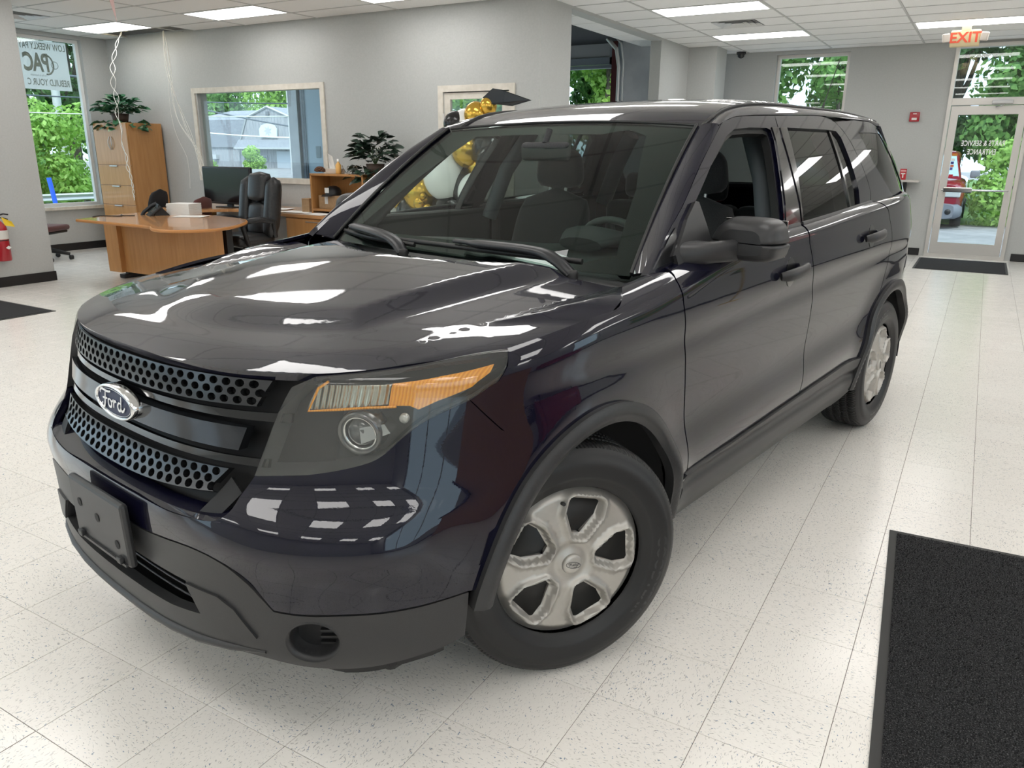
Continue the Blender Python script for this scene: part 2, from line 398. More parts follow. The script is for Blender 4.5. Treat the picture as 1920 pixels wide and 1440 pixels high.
window(1,'x',XL,1.0,.65,6.24,3.0,.045,M_WHITEF,mull=(2.75,4.5),depth=.06,in_=-.14)
window(2,'y',YB,-7.63,1.05,-5.10,2.31,.07,M_TRIM,depth=.14,in_=-.02)
window(3,'y',YFAR,-.90,.9,.20,3.0,.05,M_ALU,depth=.07,in_=.08)
window(4,'x',XR,4.2,.6,6.2,2.9,.05,M_ALU,in_=.05); window(5,'x',XR,-5.5,.6,-1.0,2.9,.05,M_ALU,mull=(-4,-2.5),in_=.05)
window(7,'x',XL,-6.2,.65,.2,3.0,.045,M_WHITEF,mull=(-4.6,-3,-1.4),depth=.06,in_=-.14)
for k,x in enumerate((-8.4,)): window(6+k,'y',YN,x,.5,x+3.2,2.9,.05,M_ALU,mull=(x+1.6,),in_=-.12)
b=MB(); b.box((XL-.02,1.0,.60),(XL+.05,6.28,.65),.006); struct(b.obj('trim_1',M_TRIM))
# doors --------------------------------------------------------------
d=struct(frame_rect('door_1','y',YB,-3.33,0,-2.30,2.21,.07,-.02,.14,M_TRIM))
leaf=plate('door_leaf',rect(-3.25,.02,-2.38,2.13),[rect(-3.17,.95,-2.47,2.06)],YB+.0,YB+.045,'y',M_TRIM,d); pane('y',YB+.022,-3.17,.95,-2.47,2.06,d)
for z in (.3,1.8):
    b=MB(); b.tube([(-3.255,YB-.012,z),(-3.255,YB-.012,z+.11)],.011,8); b.obj('hinge',M_ALU,d)
d=struct(frame_rect('door_2','y',YFAR,1.62,0,2.68,3.02,.05,-.03,.12,M_ALU))
b=MB(); b.box((1.67,YFAR-.03,2.19),(2.63,YFAR+.1,2.29),.004); b.obj('transom_bar',M_ALU,d); pane('y',YFAR+.04,1.67,2.29,2.63,2.97,d)
leaf=plate('door_leaf',rect(1.68,.01,2.62,2.18),[rect(1.78,.22,2.53,2.06)],YFAR-.01,YFAR+.035,'y',M_ALU,d); pane('y',YFAR+.012,1.78,.22,2.53,2.06,d)
M_CHROME=mat('chrome',(.75,.75,.75),.12,metal=1); M_STEEL=mat('brushed_steel',(.5,.5,.5),.35,metal=1)
b=MB(); b.tube([(1.72,YFAR-.07,1.0),(2.58,YFAR-.07,1.0)],.014,8); b.box((1.74,YFAR-.10,.965),(2.12,YFAR-.03,1.035),.01); b.obj('push_bar',M_CHROME,d)
b=MB(); b.box((2.18,YFAR-.09,2.20),(2.44,YFAR-.03,2.25),.006); b.tube([(2.35,YFAR-.06,2.2),(2.30,YFAR-.14,2.17),(2.24,YFAR-.05,2.16)],.009,6); b.obj('door_closer',M_STEEL,d)
M_DECAL=mat('white_vinyl_lettering',(.9,.92,.9),.5)
text_obj('lettering','PARTS & SERVICE',M_DECAL,d,lambda x,y:(2.155-x*.64,YFAR+.006,1.66+y),size=.105,spacing=1.08,bold=.002)
text_obj('lettering','ENTRANCE',M_DECAL,d,lambda x,y:(2.155-x*.64,YFAR+.006,1.54+y),size=.105,spacing=1.08,bold=.002)
for k,(z,w,c) in enumerate(((1.50,.07,(.55,.22,.03)),(1.43,.045,(.75,.75,.75)),(1.385,.04,(.05,.05,.25)),(1.34,.045,(.7,.2,.1)),(1.30,.035,(.1,.1,.4)),(1.20,.055,(.6,.03,.05)))):
    b=MB(); b.box((1.785,YFAR+.004,z-.018),(1.785+w,YFAR+.007,z+.018)); b.obj('door_sticker',mat('sticker_%d'%k,c,.5),d)
# ------------------------------------------------------------------ ceiling
M_CTILE=noise_mat('acoustic_tile',(.86,.86,.85),(.92,.92,.91),scale=140,rough=.85,bump=.25,bdist=.002,coords='Object',lo=.4,hi=.6)
M_TBAR=mat('ceiling_tee',(.58,.58,.57),.5); M_DIFF=mat('light_diffuser',(.9,.9,.9),.5,emit=(1,.98,.955),estr=7.6)
M_LFR=mat('light_frame',(.75,.75,.74),.4)
b=MB(); b.box((XL-.2,YN-.2,WH),(XR+.2,YFAR+.2,WH+.15)); ceil=struct(b.obj('ceiling',M_DARK))
CX,CY,X0,Y0=1.27,.588,-1.345,7.975
ct=MB(); ct.box((-CX/2+.012,-CY/2+.012,0),(CX/2-.012,CY/2-.012,.018),.003); CT=ct.mesh('ceiling_tile'); CT.materials.append(M_CTILE)
rest=MB()
def inroom(x,y): return not (x<XG and y>YB)
lights=[]; vents={(0,2):1,(3,2):1,(-6,-6):1,(2,-3):1}
i0=int(math.floor((XL-X0)/CX)); i1=int(math.ceil((XR-X0)/CX)); j0=int(math.floor((YN-Y0)/CY)); j1=int(math.ceil((YFAR-Y0)/CY))
bars=MB()
for i in range(i0,i1):
    for j in range(j0,j1):
        xa,xb=max(X0+i*CX,XL),min(X0+(i+1)*CX,XR); ya,yb=max(Y0+j*CY,YN),min(Y0+(j+1)*CY,YFAR)
        cx,cy=(xa+xb)/2,(ya+yb)/2
        if cx<XG and yb>YB: yb=YB
        if xb-xa<.05 or yb-ya<.05: continue
        if i%2==0 and j%4==0 and yb-ya>.5 and xb-xa>1.2: lights.append((i,j,cx,cy)); continue
        if (i,j) in vents: continue
        if i==-6 and yb==YB: continue
        if i==-5 and yb==YB: xa+=.25
        p=proj_px((cx,cy,HC)); full=abs(xb-xa-CX)<.01 and abs(yb-ya-CY)<.01
        if p and -120<p[0]<2040 and -60<p[1]<400:
            if full: link('ceiling_tile',CT,None,ceil,(cx,cy,HC+.004))
            else: q=MB(); q.box((xa+.012,ya+.012,HC+.004),(xb-.012,yb-.012,HC+.022),.003); q.obj('ceiling_tile',M_CTILE,ceil)
        else: rest.box((xa+.012,ya+.012,HC+.004),(xb-.012,yb-.012,HC+.022))
o=rest.obj('ceiling_tile_field',M_CTILE,ceil); o['kind']='stuff'
for i in range(i0,i1+1):
    x=X0+i*CX
    if XL<x<XR: bars.box((x-.012,YN,HC),(x+.012,YB if x<XG else YFAR,HC+.006))
for j in range(j0,j1+1):
    y=Y0+j*CY
    if YN<y<YFAR: bars.box((XG if y>YB else XL,y-.012,HC),(XR,y+.012,HC+.0055))
o=bars.obj('tee_grid',M_TBAR,ceil); o['kind']='stuff'
LAB={(0,0):('bright ceiling light panel nearer of the two left of the exit sign',),(0,4):('bright ceiling light panel just before the far window left of the exit sign',),(2,4):('bright ceiling light panel beside the exit sign near the glass door',),
 (-4,-4):('bright ceiling light panel between hanging pennant and blue-grey wall top',),(-6,-4):('leftmost bright ceiling light panel beside the missing ceiling tile',),(-2,-4):('bright ceiling light panel cut by the top edge above grey wall',)}
df=MB(); df.box((-CX/2+.035,-CY/2+.035,.002),(CX/2-.035,CY/2-.035,.008)); DF=df.mesh('diffuser'); DF.materials.append(M_DIFF)
FRm=None
for i,j,cx,cy in lights:
    L=LAB.get((i,j)); t_=thing('ceiling_light',L[0] if L else 'flush ceiling light panel outside the frame, mirrored in the dark car paint','ceiling light',(cx,cy,HC),0,'recessed ceiling light panels')
    if FRm is None:
        fo=plate('light_frame',rect(-CX/2+.012,-CY/2+.012,CX/2-.012,CY/2-.012),[rect(-CX/2+.035,-CY/2+.035,CX/2-.035,CY/2-.035)],-.001,.02,'z',M_LFR,t_); FRm=fo.data
    else: link('light_frame',FRm,None,t_)
    link('diffuser',DF,None,t_)
M_VENT=mat('vent_metal',(.68,.68,.67),.35,metal=.2)
VL={(0,2):'square white ceiling air vent between the two right light panels',(3,2):'white ceiling air vent above the exit sign at top edge',(-6,-6):'ceiling air vent above the left window beside the pillar',(2,-3):'ceiling air vent out of view over the car'}
for (i,j) in vents:
    cx,cy=X0+(i+.5)*CX,Y0+(j+.5)*CY; t_=thing('ceiling_vent',VL[(i,j)],'air vent',(cx,cy,HC))
    plate('vent_panel',rect(-CX/2+.012,-CY/2+.012,CX/2-.012,CY/2-.012),[rect(-.27,-.27,.27,.27)],.003,.015,'z',M_CTILE,t_)
    b=MB(); b.box((-.29,-.29,.03),(.29,.29,.035)); b.obj('vent_back',mat('vent_grey',(.35,.35,.35),.6),t_)
    for k in range(4):
        a=.27-.065*k; v0=[(-a,-a,-.004),(a,-a,-.004),(a,a,-.004),(-a,a,-.004)]; a2=a-.045; v1=[(-a2,-a2,.028),(a2,-a2,.028),(a2,a2,.028),(-a2,a2,.028)]
        b=MB(); b.add(v0+v1,[(0,1,5,4),(1,2,6,5),(2,3,7,6),(3,0,4,7)]); b.obj('vent_louver',M_VENT,t_,recalc=False)
# torn-open ceiling cell: insulation seen above
M_INS=noise_mat('insulation',(.42,.36,.22),(.62,.55,.38),scale=25,rough=.9,bump=.8,bdist=.02)
t_=thing('ceiling_insulation','yellowish insulation showing through the missing ceiling tile','insulation',(-8.2,6.3,HC+.08))
b=MB(); b.grid(lambda u,v:(-.75+1.5*u,-.25+.55*v,.05+.05*sin(9*u+4*v)+.03*sin(23*u)*cos(11*v)),24,10); b.obj('insulation_batt',M_INS,t_)
b=MB(); b.tube([(-.75,.30,-.02),(.75,.30,-.02)],.035,10); b.obj('duct_pipe',mat('grey_duct',(.1,.1,.1),.6),t_)
# ================================================================== CAR
def spl(xs,ys):
    """natural cubic spline"""
    xs=np.array(xs,float); ys=np.array(ys,float); n=len(xs); hh=np.diff(xs); A=np.eye(n); b=np.zeros(n)
    for i in range(1,n-1):
        A[i,i-1]=hh[i-1]; A[i,i]=2*(hh[i-1]+hh[i]); A[i,i+1]=hh[i]; b[i]=6*((ys[i+1]-ys[i])/hh[i]-(ys[i]-ys[i-1])/hh[i-1])
    m=np.linalg.solve(A,b)
    def f(x):
        x=np.clip(x,xs[0],xs[-1]); i=np.clip(np.searchsorted(xs,x)-1,0,n-2); a=(xs[i+1]-x)/hh[i]; c=(x-xs[i])/hh[i]
        return a*ys[i]+c*ys[i+1]+((a**3-a)*m[i]+(c**3-c)*m[i+1])*hh[i]**2/6
    return f
def sst(a,b,x):
    t=np.clip((x-a)/(b-a),0,1); return t*t*(3-2*t)
side_p=spl([.15,.25,.36,.44,.52,.57,.64,.75,.86,.91,.95,1.0,1.05,1.10,1.20,1.30],[.900,.922,.945,.959,.971,.969,.9575,.958,.9645,.966,.9645,.970,.969,.963,.945,.92])
nose_p=spl([.15,.28,.4,.55,.7,.85,1.0,1.1,1.3],[.90,.935,.953,.963,.963,.962,.958,.95,.92])
front_y=spl([.15,.22,.28,.36,.50,.60,.66,.72,.85,.98,1.06],[-.80,-.86,-.90,-.912,-.910,-.912,-.902,-.868,-.845,-.828,-.80])
front_n=spl([.15,.3,.45,.62,.72,.85,.95,1.1],[2.6,2.95,3.1,3.1,2.85,2.55,2.4,2.35])
rear_y=spl([.15,.3,.45,.6,.75,.9,1.1,1.3],[3.9,3.97,4.0,4.0,3.98,3.93,3.88,3.82])
YF,YR=0.0,2.75
top_z=spl([-.9,-.6,-.45,-.1,.3,.5,.8,1.5,2.4,3.2,4.1],[.99,1.015,1.035,1.085,1.125,1.15,1.185,1.222,1.262,1.29,1.30])
top_in=spl([-.9,-.6,-.45,0,.3,.5,.8,1.5,2.5,3.2,4.1],[.02,.05,.08,.095,.10,.09,.07,.06,.055,.05,.05])
def plan(s,z):
    s=np.asarray(s,float); z=np.asarray(z,float)
    ysd=YF+(np.clip(s,1,2)-1)*(YR-YF)
    w1=side_p(z-.035*(np.clip(ysd,.4,2.6)-1.2)); k=sst(.72,1.16,s); W=nose_p(z)*(1-k)+w1*k
    e=2/front_n(z); th=np.clip(s,0,1)*pi/2
    xf=W*np.sin(th)**e; yf=YF-(YF-front_y(z))*np.abs(np.cos(th))**e
    th2=(np.clip(s,2,3)-2)*pi/2; e2=2/2.7
    xr=W*np.abs(np.cos(th2))**e2; yr=YR+(rear_y(z)-YR)*np.sin(th2)**e2
    x=np.where(s<=1,xf,np.where(s<=2,W,xr)); y=np.where(s<=1,yf,np.where(s<=2,ysd,yr))
    for yc,zc in ((.02,.345),(2.865,.355)):
        d=np.sqrt((y-yc)**2+(z-zc)**2); x=x+.016*np.exp(-((d-.47)/.085)**2)*sst(.35,.8,np.abs(x))
    return x,y
def B(s,v):
    """lower body skin; s runs from the nose (0) round the corner (1) along the side (2) to the tail (3), v up, 1..1.25 rolls over the shoulder"""
    s=np.asarray(s,float); v=np.asarray(v,float); sg=np.where(s<0,-1.,1.); s=np.abs(s)
    _,y0=plan(s,np.full_like(s,.95)); zt=top_z(y0); rin=top_in(y0); r=rin*.95; zs=zt-r
    z=np.where(v<=1,.15+v*(zs-.15),zs); ph=np.clip((v-1)/.25,0,1.2)*pi/2
    z2=z+r*np.sin(ph); inn=rin*(1-np.cos(ph)); x,y=plan(s,z); h=1e-3
    xa,ya=plan(np.abs(s-h),z); xa=np.where(s-h<0,-xa,xa); xb,yb=plan(s+h,z); tx,ty=xb-xa,yb-ya; L=np.sqrt(tx*tx+ty*ty)+1e-12
    return np.stack([(x-ty/L*inn)*sg,y+tx/L*inn,z2],-1)
def sv(y,z):
    """(y,z) on the side -> (s,v)"""
    if y<YF: 
        c=((YF-y)/(YF-float(front_y(z))))**(float(front_n(z))/2); s=1-math.asin(min(1,c))/(pi/2)
    elif y<=YR: s=1+(y-YF)/(YR-YF)
    else:
        q=min(1,((y-YR)/(float(rear_y(z))-YR))**(2.7/2)); s=2+math.asin(q)/(pi/2)
    _,y0=plan(np.array([s]),np.array([.95])); y0=float(y0[0]); zt=float(top_z(y0)); r=float(top_in(y0))*.95; zs=zt-r
    v=(z-.15)/(zs-.15) if z<=zs else 1+.25*math.asin(min(1,(z-zs)/r))/(pi/2)
    return (s,v)
def G(y,z):
    """side glass / pillar skin"""
    y=np.asarray(y,float); z=np.asarray(z,float); t=(z-1.2)/.45
    x=.915-.14*t-.06*t*t-np.where(y<1.7,.055,.022)*((y-1.7)/1.2)**2-np.where(y>2.9,.10*(np.clip(y-2.9,0,2)/.9)**2,0)
    return np.stack([x,y,z],-1)
roof_c=spl([1.0,1.165,1.26,1.4,1.6,2.0,2.6,3.2,3.6,3.9],[1.53,1.618,1.661,1.698,1.726,1.752,1.766,1.745,1.708,1.67])
roof_k=spl([1.0,1.2,1.6,2.1,3.0,3.9],[.012,.016,.034,.055,.065,.065])
def ROOF(x,y):
    x=np.asarray(x,float); y=np.asarray(y,float); u=np.abs(x)/.64; k=roof_k(y)
    rib=.008*sst(.03,.06,np.abs(np.abs(x)-.20))*sst(.03,.06,np.abs(np.abs(x)-.46))*sst(1.5,1.8,y)
    return np.stack([x,y,roof_c(y)-k*(.45*u**2+.55*u**4)+rib-.008*sst(1.5,1.8,y)],-1)
def WIND(a,b):
    a=np.asarray(a,float); b=np.asarray(b,float); a2=a*a
    x=a*(.762+(.640-.762)*b); y=(.425+.05*a2)*(1-b)+(1.165-.075*a2)*b; z=(1.112+.004*a2)*(1-b)+(1.618-.024*a2)*b
    q=4*b*(1-b)*.022
    return np.stack([x,y-q*.55,z+q*.8],-1)
def SIDE(y,z):
    y=np.asarray(y,float); z=np.asarray(z,float)
    n=front_n(z); c=np.clip((YF-y)/(YF-front_y(z)),0,1)**(n/2); sf=1-np.arcsin(np.clip(c,0,1))/(pi/2)
    q=np.clip((y-YR)/(rear_y(z)-YR),0,1)**(2.7/2); sr=2+np.arcsin(np.clip(q,0,1))/(pi/2)
    s=np.where(y<YF,sf,np.where(y<=YR,1+(y-YF)/(YR-YF),sr)); x,_=plan(s,z)
    return np.stack([x,y,z],-1)
def FR(x,z):
    x=np.asarray(x,float); z=np.asarray(z,float); W=nose_p(z); n=front_n(z)
    return np.stack([x,YF-(YF-front_y(z))*(1-np.clip(np.abs(x)/W,0,.999)**n)**(1/n),z],-1)
car=thing('suv','dark navy sport utility vehicle with steel-look wheel covers parked on the tiled showroom floor','car',(.490624,.867399,0),-.1659718)
def paint_mat():
    m=mat('navy_paint',(.0030,.0030,.0115),.35,spec=.06,coat=1,coat_r=.01,ior=1.5); t=NT(m)
    nz=t.n('ShaderNodeTexNoise'); nz.inputs['Scale'].default_value=260; nz.inputs['Detail'].default_value=1
    t.l(t.n('ShaderNodeTexCoord').outputs['Object'],nz.inputs['Vector'])
    bp=t.t.nodes.new('ShaderNodeBump'); bp.inputs['Strength'].default_value=.012; bp.inputs['Distance'].default_value=.001; t.l(nz.outputs[0],bp.inputs['Height']); t.l(bp.outputs[0],t.b.inputs['Coat Normal'])
    return m
M_PAINT=paint_mat()
M_CLAD=noise_mat('charcoal_plastic',(.026,.026,.027),(.031,.031,.032),scale=700,rough=.42,bump=.06,bdist=.0006,detail=1)
M_BLK=mat('gloss_black_plastic',(.006,.006,.007),.12,coat=.5); M_MATB=mat('matte_black',(.010,.010,.011),.6); M_RUB=mat('black_rubber',(.014,.014,.014),.5)
M_MESHG=mat('grille_grey_metal',(.075,.076,.08),.24,metal=.85); M_SILV=mat('silver_trim',(.6,.6,.6),.2,metal=1)
# ---- hood ----------------------------------------------------------
HE=[(0,-.807,.994),(.123,-.807,.994),(.281,-.794,.995),(.404,-.771,.995),(.524,-.726,.997),(.634,-.662,1.001),(.688,-.617,1.006),(.767,-.52,1.017),(.84,-.387,1.032),(.892,-.285,1.040),(.922,-.146,1.057),(.935,.003,1.073),(.937,.121,1.086),(.921,.20,1.102),(.884,.28,1.120)]
_HE=np.array(HE+[]); _c=np.concatenate([[0],np.cumsum(np.linalg.norm(np.diff(_HE,axis=0),axis=1))]); _u=np.linspace(0,_c[-1],160)
HEd=np.stack([spl(_c,_HE[:,i])(_u) for i in range(3)],1)
for _ in range(60): HEd[1:-1]=.25*HEd[:-2]+.5*HEd[1:-1]+.25*HEd[2:]

hz=spl([-.85,-.75,-.6,-.4,-.2,.1,.4,.6],[1.028,1.046,1.068,1.092,1.112,1.136,1.152,1.158])
def HOOD(x,y):
    x=np.asarray(x,float); y=np.asarray(y,float); ax=np.abs(x)
    P=np.stack([ax,y],-1); A=HEd[:-1,:2]; Bv=HEd[1:,:2]; ab=Bv-A; L2=(ab*ab).sum(1)
    best=np.full(ax.shape,1e9); zE=np.zeros(ax.shape)
    for i in range(len(A)):
        t=np.clip(((P-A[i])@ab[i])/L2[i],0,1); d=np.linalg.norm(P-A[i]-t[...,None]*ab[i],axis=-1); k=d<best
        best=np.where(k,d,best); zE=np.where(k,HEd[i,2]+t*(HEd[i+1,2]-HEd[i,2]),zE)
    pol=np.vstack([HEd[:,:2],[[.86,.36],[.8,.6],[0,.6],[-.2,.6],[-.2,-.807]]]); ins=inpoly(P.reshape(-1,2),pol).reshape(ax.shape); best=np.where(ins,best,-best)
    e1=.40+.085*sst(-.60,.36,y); e2=e1+.105
    def ramp_(q,k): return k*np.log1p(np.exp(np.clip(q/k,-60,60)))
    w=(ramp_(ax-e1,.005)-ramp_(ax-e2,.009))/(e2-e1)
    fy=-.585+.16*(ax/.45)**2; fr=(ramp_(y-fy+.05,.012)-ramp_(y-fy-.07,.02))/.12
    lat=1-w; sm=.05; hh_=np.clip(.5+.5*(fr-lat)/sm,0,1); mn=fr*(1-hh_)+lat*hh_-sm*hh_*(1-hh_)
    D=.032+.022*sst(-.5,.2,y)
    dome=D*mn-.020*np.clip(mn,0,1)*np.sqrt(ax*ax+.00006); trough=0
    c=hz(y)-.030+dome+trough-.028*(ax/.9)**2-.012*(ax/.9)**6
    Rd=.12; q=np.clip(1-best/Rd,0,1.06); drop=(1-np.sqrt(1-.84*q*q))/(1-math.sqrt(.16))
    zed=np.minimum(zE,c-.006)
    return np.stack([x,y,c-(c-zed)*drop],-1)
rear=[(.884,.28),(.86,.335),(.80,.352),(.6,.352),(.3,.356),(0,.358)]
half=[tuple(p[:2]) for p in HEd]+rear[1:]
outl=half+[(-x,y) for x,y in half[::-1][1:-1]]
hood=panel('hood',HOOD,outl,M_PAINT,car,step=.022,thick=.02,h=.004)
# ---- nose, bumper ---------------------------------------------------
PL=[(.046,.49),(.156,.511),(.232,.495),(.283,.455),(.313,.418),(.348,.369),(.408,.366),(.506,.371),(.59,.371),(.682,.376),(.764,.388)]
OL=[(.041,.599),(.114,.596),(.178,.603),(.224,.613),(.256,.644),(.273,.69),(.298,.742)]
LB=[(.408,.762),(.47,.779),(.531,.803),(.562,.829),(.591,.868),(.628,.91),(.666,.938),(.72,.966)]
SEAM=[(.72,.966),(.795,.856),(.872,.732)]
AF,AR=(.02,.345),(2.865,.355)
def arc(c,r,a0,a1,n=14): return [(c[0]+r*cos(radians(a0+(a1-a0)*i/(n-1))),c[1]+r*sin(radians(a0+(a1-a0)*i/(n-1)))) for i in range(n)]
arcF=[sv(y,z) for y,z in arc(AF,.475,118,166,9)]
def mir(h): return h+[(-a,b) for a,b in h[::-1] if a>1e-6]
bump_h=[(0,.598)]+OL+LB+SEAM[1:-1]+arcF+[(.764,.388)]+PL[::-1][1:]+[(0,.487)]
def bez(pts,n=4): return [tuple(p) for p in catmull(pts,n)]
bump_h=[(0,.598)]+bez(OL)+bez(LB)+SEAM[1:-1]+arcF+bez(PL[::-1][:6])+bez(PL[::-1][5:])+[(0,.487)]
def BN(s,v):
    """nose skin with the swage above the lower bumper and the corner hollow"""
    P=B(s,v); a=np.abs(s); z=P[...,2]
    k=sst(.10,.34,a)*(1-sst(.60,.74,a)); bul=.007*np.exp(-((z-.60)/.04)**2)*k-.006*np.exp(-((z-.52)/.05)**2)*k
    n=np.stack([np.sign(P[...,0])*np.sin(np.clip(a,0,1)*pi/2),-np.cos(np.clip(a,0,1)*pi/2),0*a],-1)
    return P+n*bul[...,None]
bumper=panel('front_bumper',BN,mir(bump_h),M_PAINT,car,step=.014,ar=.7,thick=.02)
# opening shelf behind the bumper's upper edge
b=MB(); sx=[(x,float(FR(x,.637)[1]),.637+.018*(abs(x)/.5)**4) for x in np.linspace(-.5,.5,25)]
b.add([(x,y+.004,z) for x,y,z in sx]+[(x*.97,y+.055,z+.018) for x,y,z in sx],[(i,i+1,26+i,25+i) for i in range(24)],True); b.obj('bumper_shelf',M_PAINT,bumper)
# lower cladding
bot=[(0,.135),(.10,.15),(.2,.175),(.3,.19),(.435,.165),(.563,.161),(.70,.19),(.759,.222)]
arcC=[sv(y,z) for y,z in arc(AF,.436,176,164,4)]
clad_h=[(0,.481)]+bez([(a,c-.006) for a,c in PL[:6]])+bez([(a,c-.006) for a,c in PL[5:]])+[(.766,.380)]+bez(bot[::-1])
intake=[(.138,.378),(.179,.282),(.10,.262),(0,.255),(-.10,.262),(-.179,.282),(-.138,.378),(-.04,.382),(.04,.382)]
fogs=[[(sg*(.436+.060*cos(a)),.268+.072*sin(a)) for a in np.linspace(0,2*pi,28,endpoint=False)] for sg in (1,-1)]
clad=panel('bumper_cladding',B,mir(clad_h),M_CLAD,car,holes=[intake]+fogs,step=.014,ar=.7,thick=.03)
for sg in (1,-1):
    pd=[(.142,.374),(.22,.372),(.258,.345),(.312,.262),(.305,.248),(.183,.277)]
    panel('bumper_pad',B,[(sg*a,c) for a,c in pd],M_CLAD,clad,step=.02,lift=.006,thick=.012)
# chin lip and air dams
b=MB(); pts=[tuple(B(np.array([s]),np.array([v+.012]))[0]) for s,v in [(-.33,.20),(-.25,.188),(-.17,.172),(-.1,.16),(-.05,.152),(-.015,.148),(.015,.148),(.05,.152),(.1,.16),(.17,.172),(.25,.188),(.33,.20)]]
b.tube(pts,[.004,.010,.013,.014,.014,.014,.014,.014,.014,.013,.010,.004],8); b.obj('chin_lip',M_CLAD,clad)
for sg in (1,-1):
    pp=[(s,float(np.interp(s,[a for a,_ in bot],[c for _,c in bot]))) for s in np.linspace(.40,.722,14)]
    top=[B(np.array([s]),np.array([v]))[0] for s,v in pp]; b=MB(); vs=[]; 
    for i,p in enumerate(top):
        k=i/13; h=.010+.026*sst(0,.35,k); q=np.array(p)*[.985,.985,1]; vs+= [(sg*q[0],q[1],q[2]+.01),(sg*q[0]*.985,q[1]*.985,q[2]-h),(sg*q[0]*.97,q[1]*.97,q[2]-h),(sg*q[0]*.96,q[1]*.96,q[2]+.01)]
    b.add(vs,[(4*i+j,4*i+4+j,4*i+4+(j+1)%4,4*i+(j+1)%4) for i in range(13) for j in range(4)]+[(0,1,2,3),(55,54,53,52)]); b.obj('air_dam',M_MATB,clad)
# lower intake: dark cavity and slats
b=MB(); b.box((-.52,-.80,.29),(.52,-.78,.52)); b.add([(x,float(FR(x,.29)[1])+.03,.300) for x in np.linspace(-.42,.42,15)]+[(x,-.79,.292) for x in np.linspace(-.42,.42,15)],[(i,i+1,16+i,15+i) for i in range(14)]); b.obj('intake_backing',M_MATB,clad)
for z in (.375,.40,.425,.45):
    b=MB(); b.tube([(x,float(FR(x,z)[1])+.045,z) for x in np.linspace(-.47,.47,20)],.0035,5); b.obj('intake_slat',mat('slat_grey',(.05,.05,.052),.4),clad)
# fog lamp pockets
for sg in (1,-1):
    c0=B(np.array([.436]),np.array([.268]))[0]; nrm=np.array([sin(.436*pi/2),-cos(.436*pi/2),0])
    rim=[B(np.array([.436+.060*cos(a)]),np.array([.268+.072*sin(a)]))[0] for a in np.linspace(0,2*pi,28,endpoint=False)]
    rings=[]; 
    for k,(dp,sc) in enumerate(((-.004,1.10),(.004,1.0),(-.02,.90),(-.07,.80),(-.075,.2))):
        rings.append([((c0+(np.array(p)-c0)*sc)+nrm*dp)*[sg,1,1] for p in rim])
    b=MB(); b.add([q for r_ in rings for q in r_],[(k*28+i,k*28+(i+1)%28,(k+1)*28+(i+1)%28,(k+1)*28+i) for k in range(4) for i in range(28)],True); pk=b.obj('fog_lamp_pocket',M_CLAD,clad)
    tx=np.array([nrm[1],-nrm[0],0])*-1
    b=MB(); b.box((-.052,-.004,-.05),(.052,.004,.05)); M4=Matrix(((sg*tx[0],nrm[0]*sg,0,(c0-nrm*.066)[0]*sg),(tx[1],nrm[1],0,(c0-nrm*.066)[1]),(0,0,1,c0[2]),(0,0,0,1)))
    b.v=[tuple(M4@Vector(v)) for v in b.v]; b.obj('pocket_cover',M_MATB,pk)
    for k in range(5):
        b=MB(); zz=-.034+.017*k; b.box((.005,.004,zz-.003),(.05,.016,zz+.003)); b.v=[tuple(M4@Vector(v)) for v in b.v]; b.obj('pocket_slat',M_CLAD,pk)
# licence plate bracket
br=MB(); br.box((-.165,0,0),(.165,.022,.185),.012); pb=br.obj('plate_bracket',M_CLAD,car,loc=(0,-.945,.437)); pb.rotation_euler=(radians(2),0,0)
for x,z in ((-.105,.115),(.105,.055),(0,.10)):
    b=MB(); b.lathe([(.0,0),(.013,0)],16,axis='y'); b.obj('bracket_hole',M_DARK,pb,loc=(x,-.0015,z))
for x in (-.12,.12):
    b=MB(); b.box((-.012,-.012,0),(.012,.002,.018),.003); b.obj('plate_clip',M_CLAD,pb,loc=(x,0,.008))
b=MB(); b.box((-.15,-.006,0),(.15,.0,.008)); b.obj('plate_ledge',M_CLAD,pb,loc=(0,0,.004))
# ---- grille ----------------------------------------------------------
b=MB(); b.grid(lambda u,v:tuple(FR(-.66+1.32*u,.63+.37*v)+np.array([0,.075,0])),30,6); grille=b.obj('grille',M_MATB,car)
def strip(name,m,x0,x1,za,zb,push,slant=.0,holes=None,step=.02,thick=.012):
    """bar across the nose between heights za(x), zb(x)"""
    xs=np.linspace(-1,1,41); lo=[(x*x1 if abs(x)<1 else x*(x1-slant),za(abs(x*x1))) for x in xs]; hi=[(x*x1,zb(abs(x*x1))) for x in xs[::-1]]
    return panel(name,FR,lo+hi,m,grille,holes=holes or [],step=step,lift=push,thick=thick,center=(0,.5,.85))
def holes_for(x1,za,zb,rows=3,dx=.0385,r=.0096):
    H=[]
    for k in range(rows):
        n=int(x1/dx)
        for i in range(-n-1,n+2):
            x=(i+(.5 if k%2 else 0))*dx
            if abs(x)>x1-.022: continue
            z0,z1=za(abs(x)),zb(abs(x)); zz=z0+(z1-z0)*(k+.62)/(rows+.22); H.append([(x+r*1.38*cos(a),zz+r*sin(a)) for a in np.linspace(0,2*pi,10,endpoint=False)])
    return H
za=lambda x:.907+.012*(x/.5)**2; zb=lambda x:.978+.004*(x/.5)**2
strip('mesh_bar',M_MESHG,0,.545,za,zb,-.012,slant=.03,holes=holes_for(.545,za,zb),step=.012,thick=.02)
za=lambda x:.684+.028*(x/.45)**2; zb=lambda x:.752+.012*(x/.45)**2
strip('mesh_bar',M_MESHG,0,.46,za,zb,-.004,slant=.045,holes=holes_for(.46,za,zb),step=.012,thick=.02)
strip('grille_bar',M_BLK,0,.60,lambda x:.877+.008*(x/.5)**2,lambda x:.893+.012*(x/.5)**2,-.018)
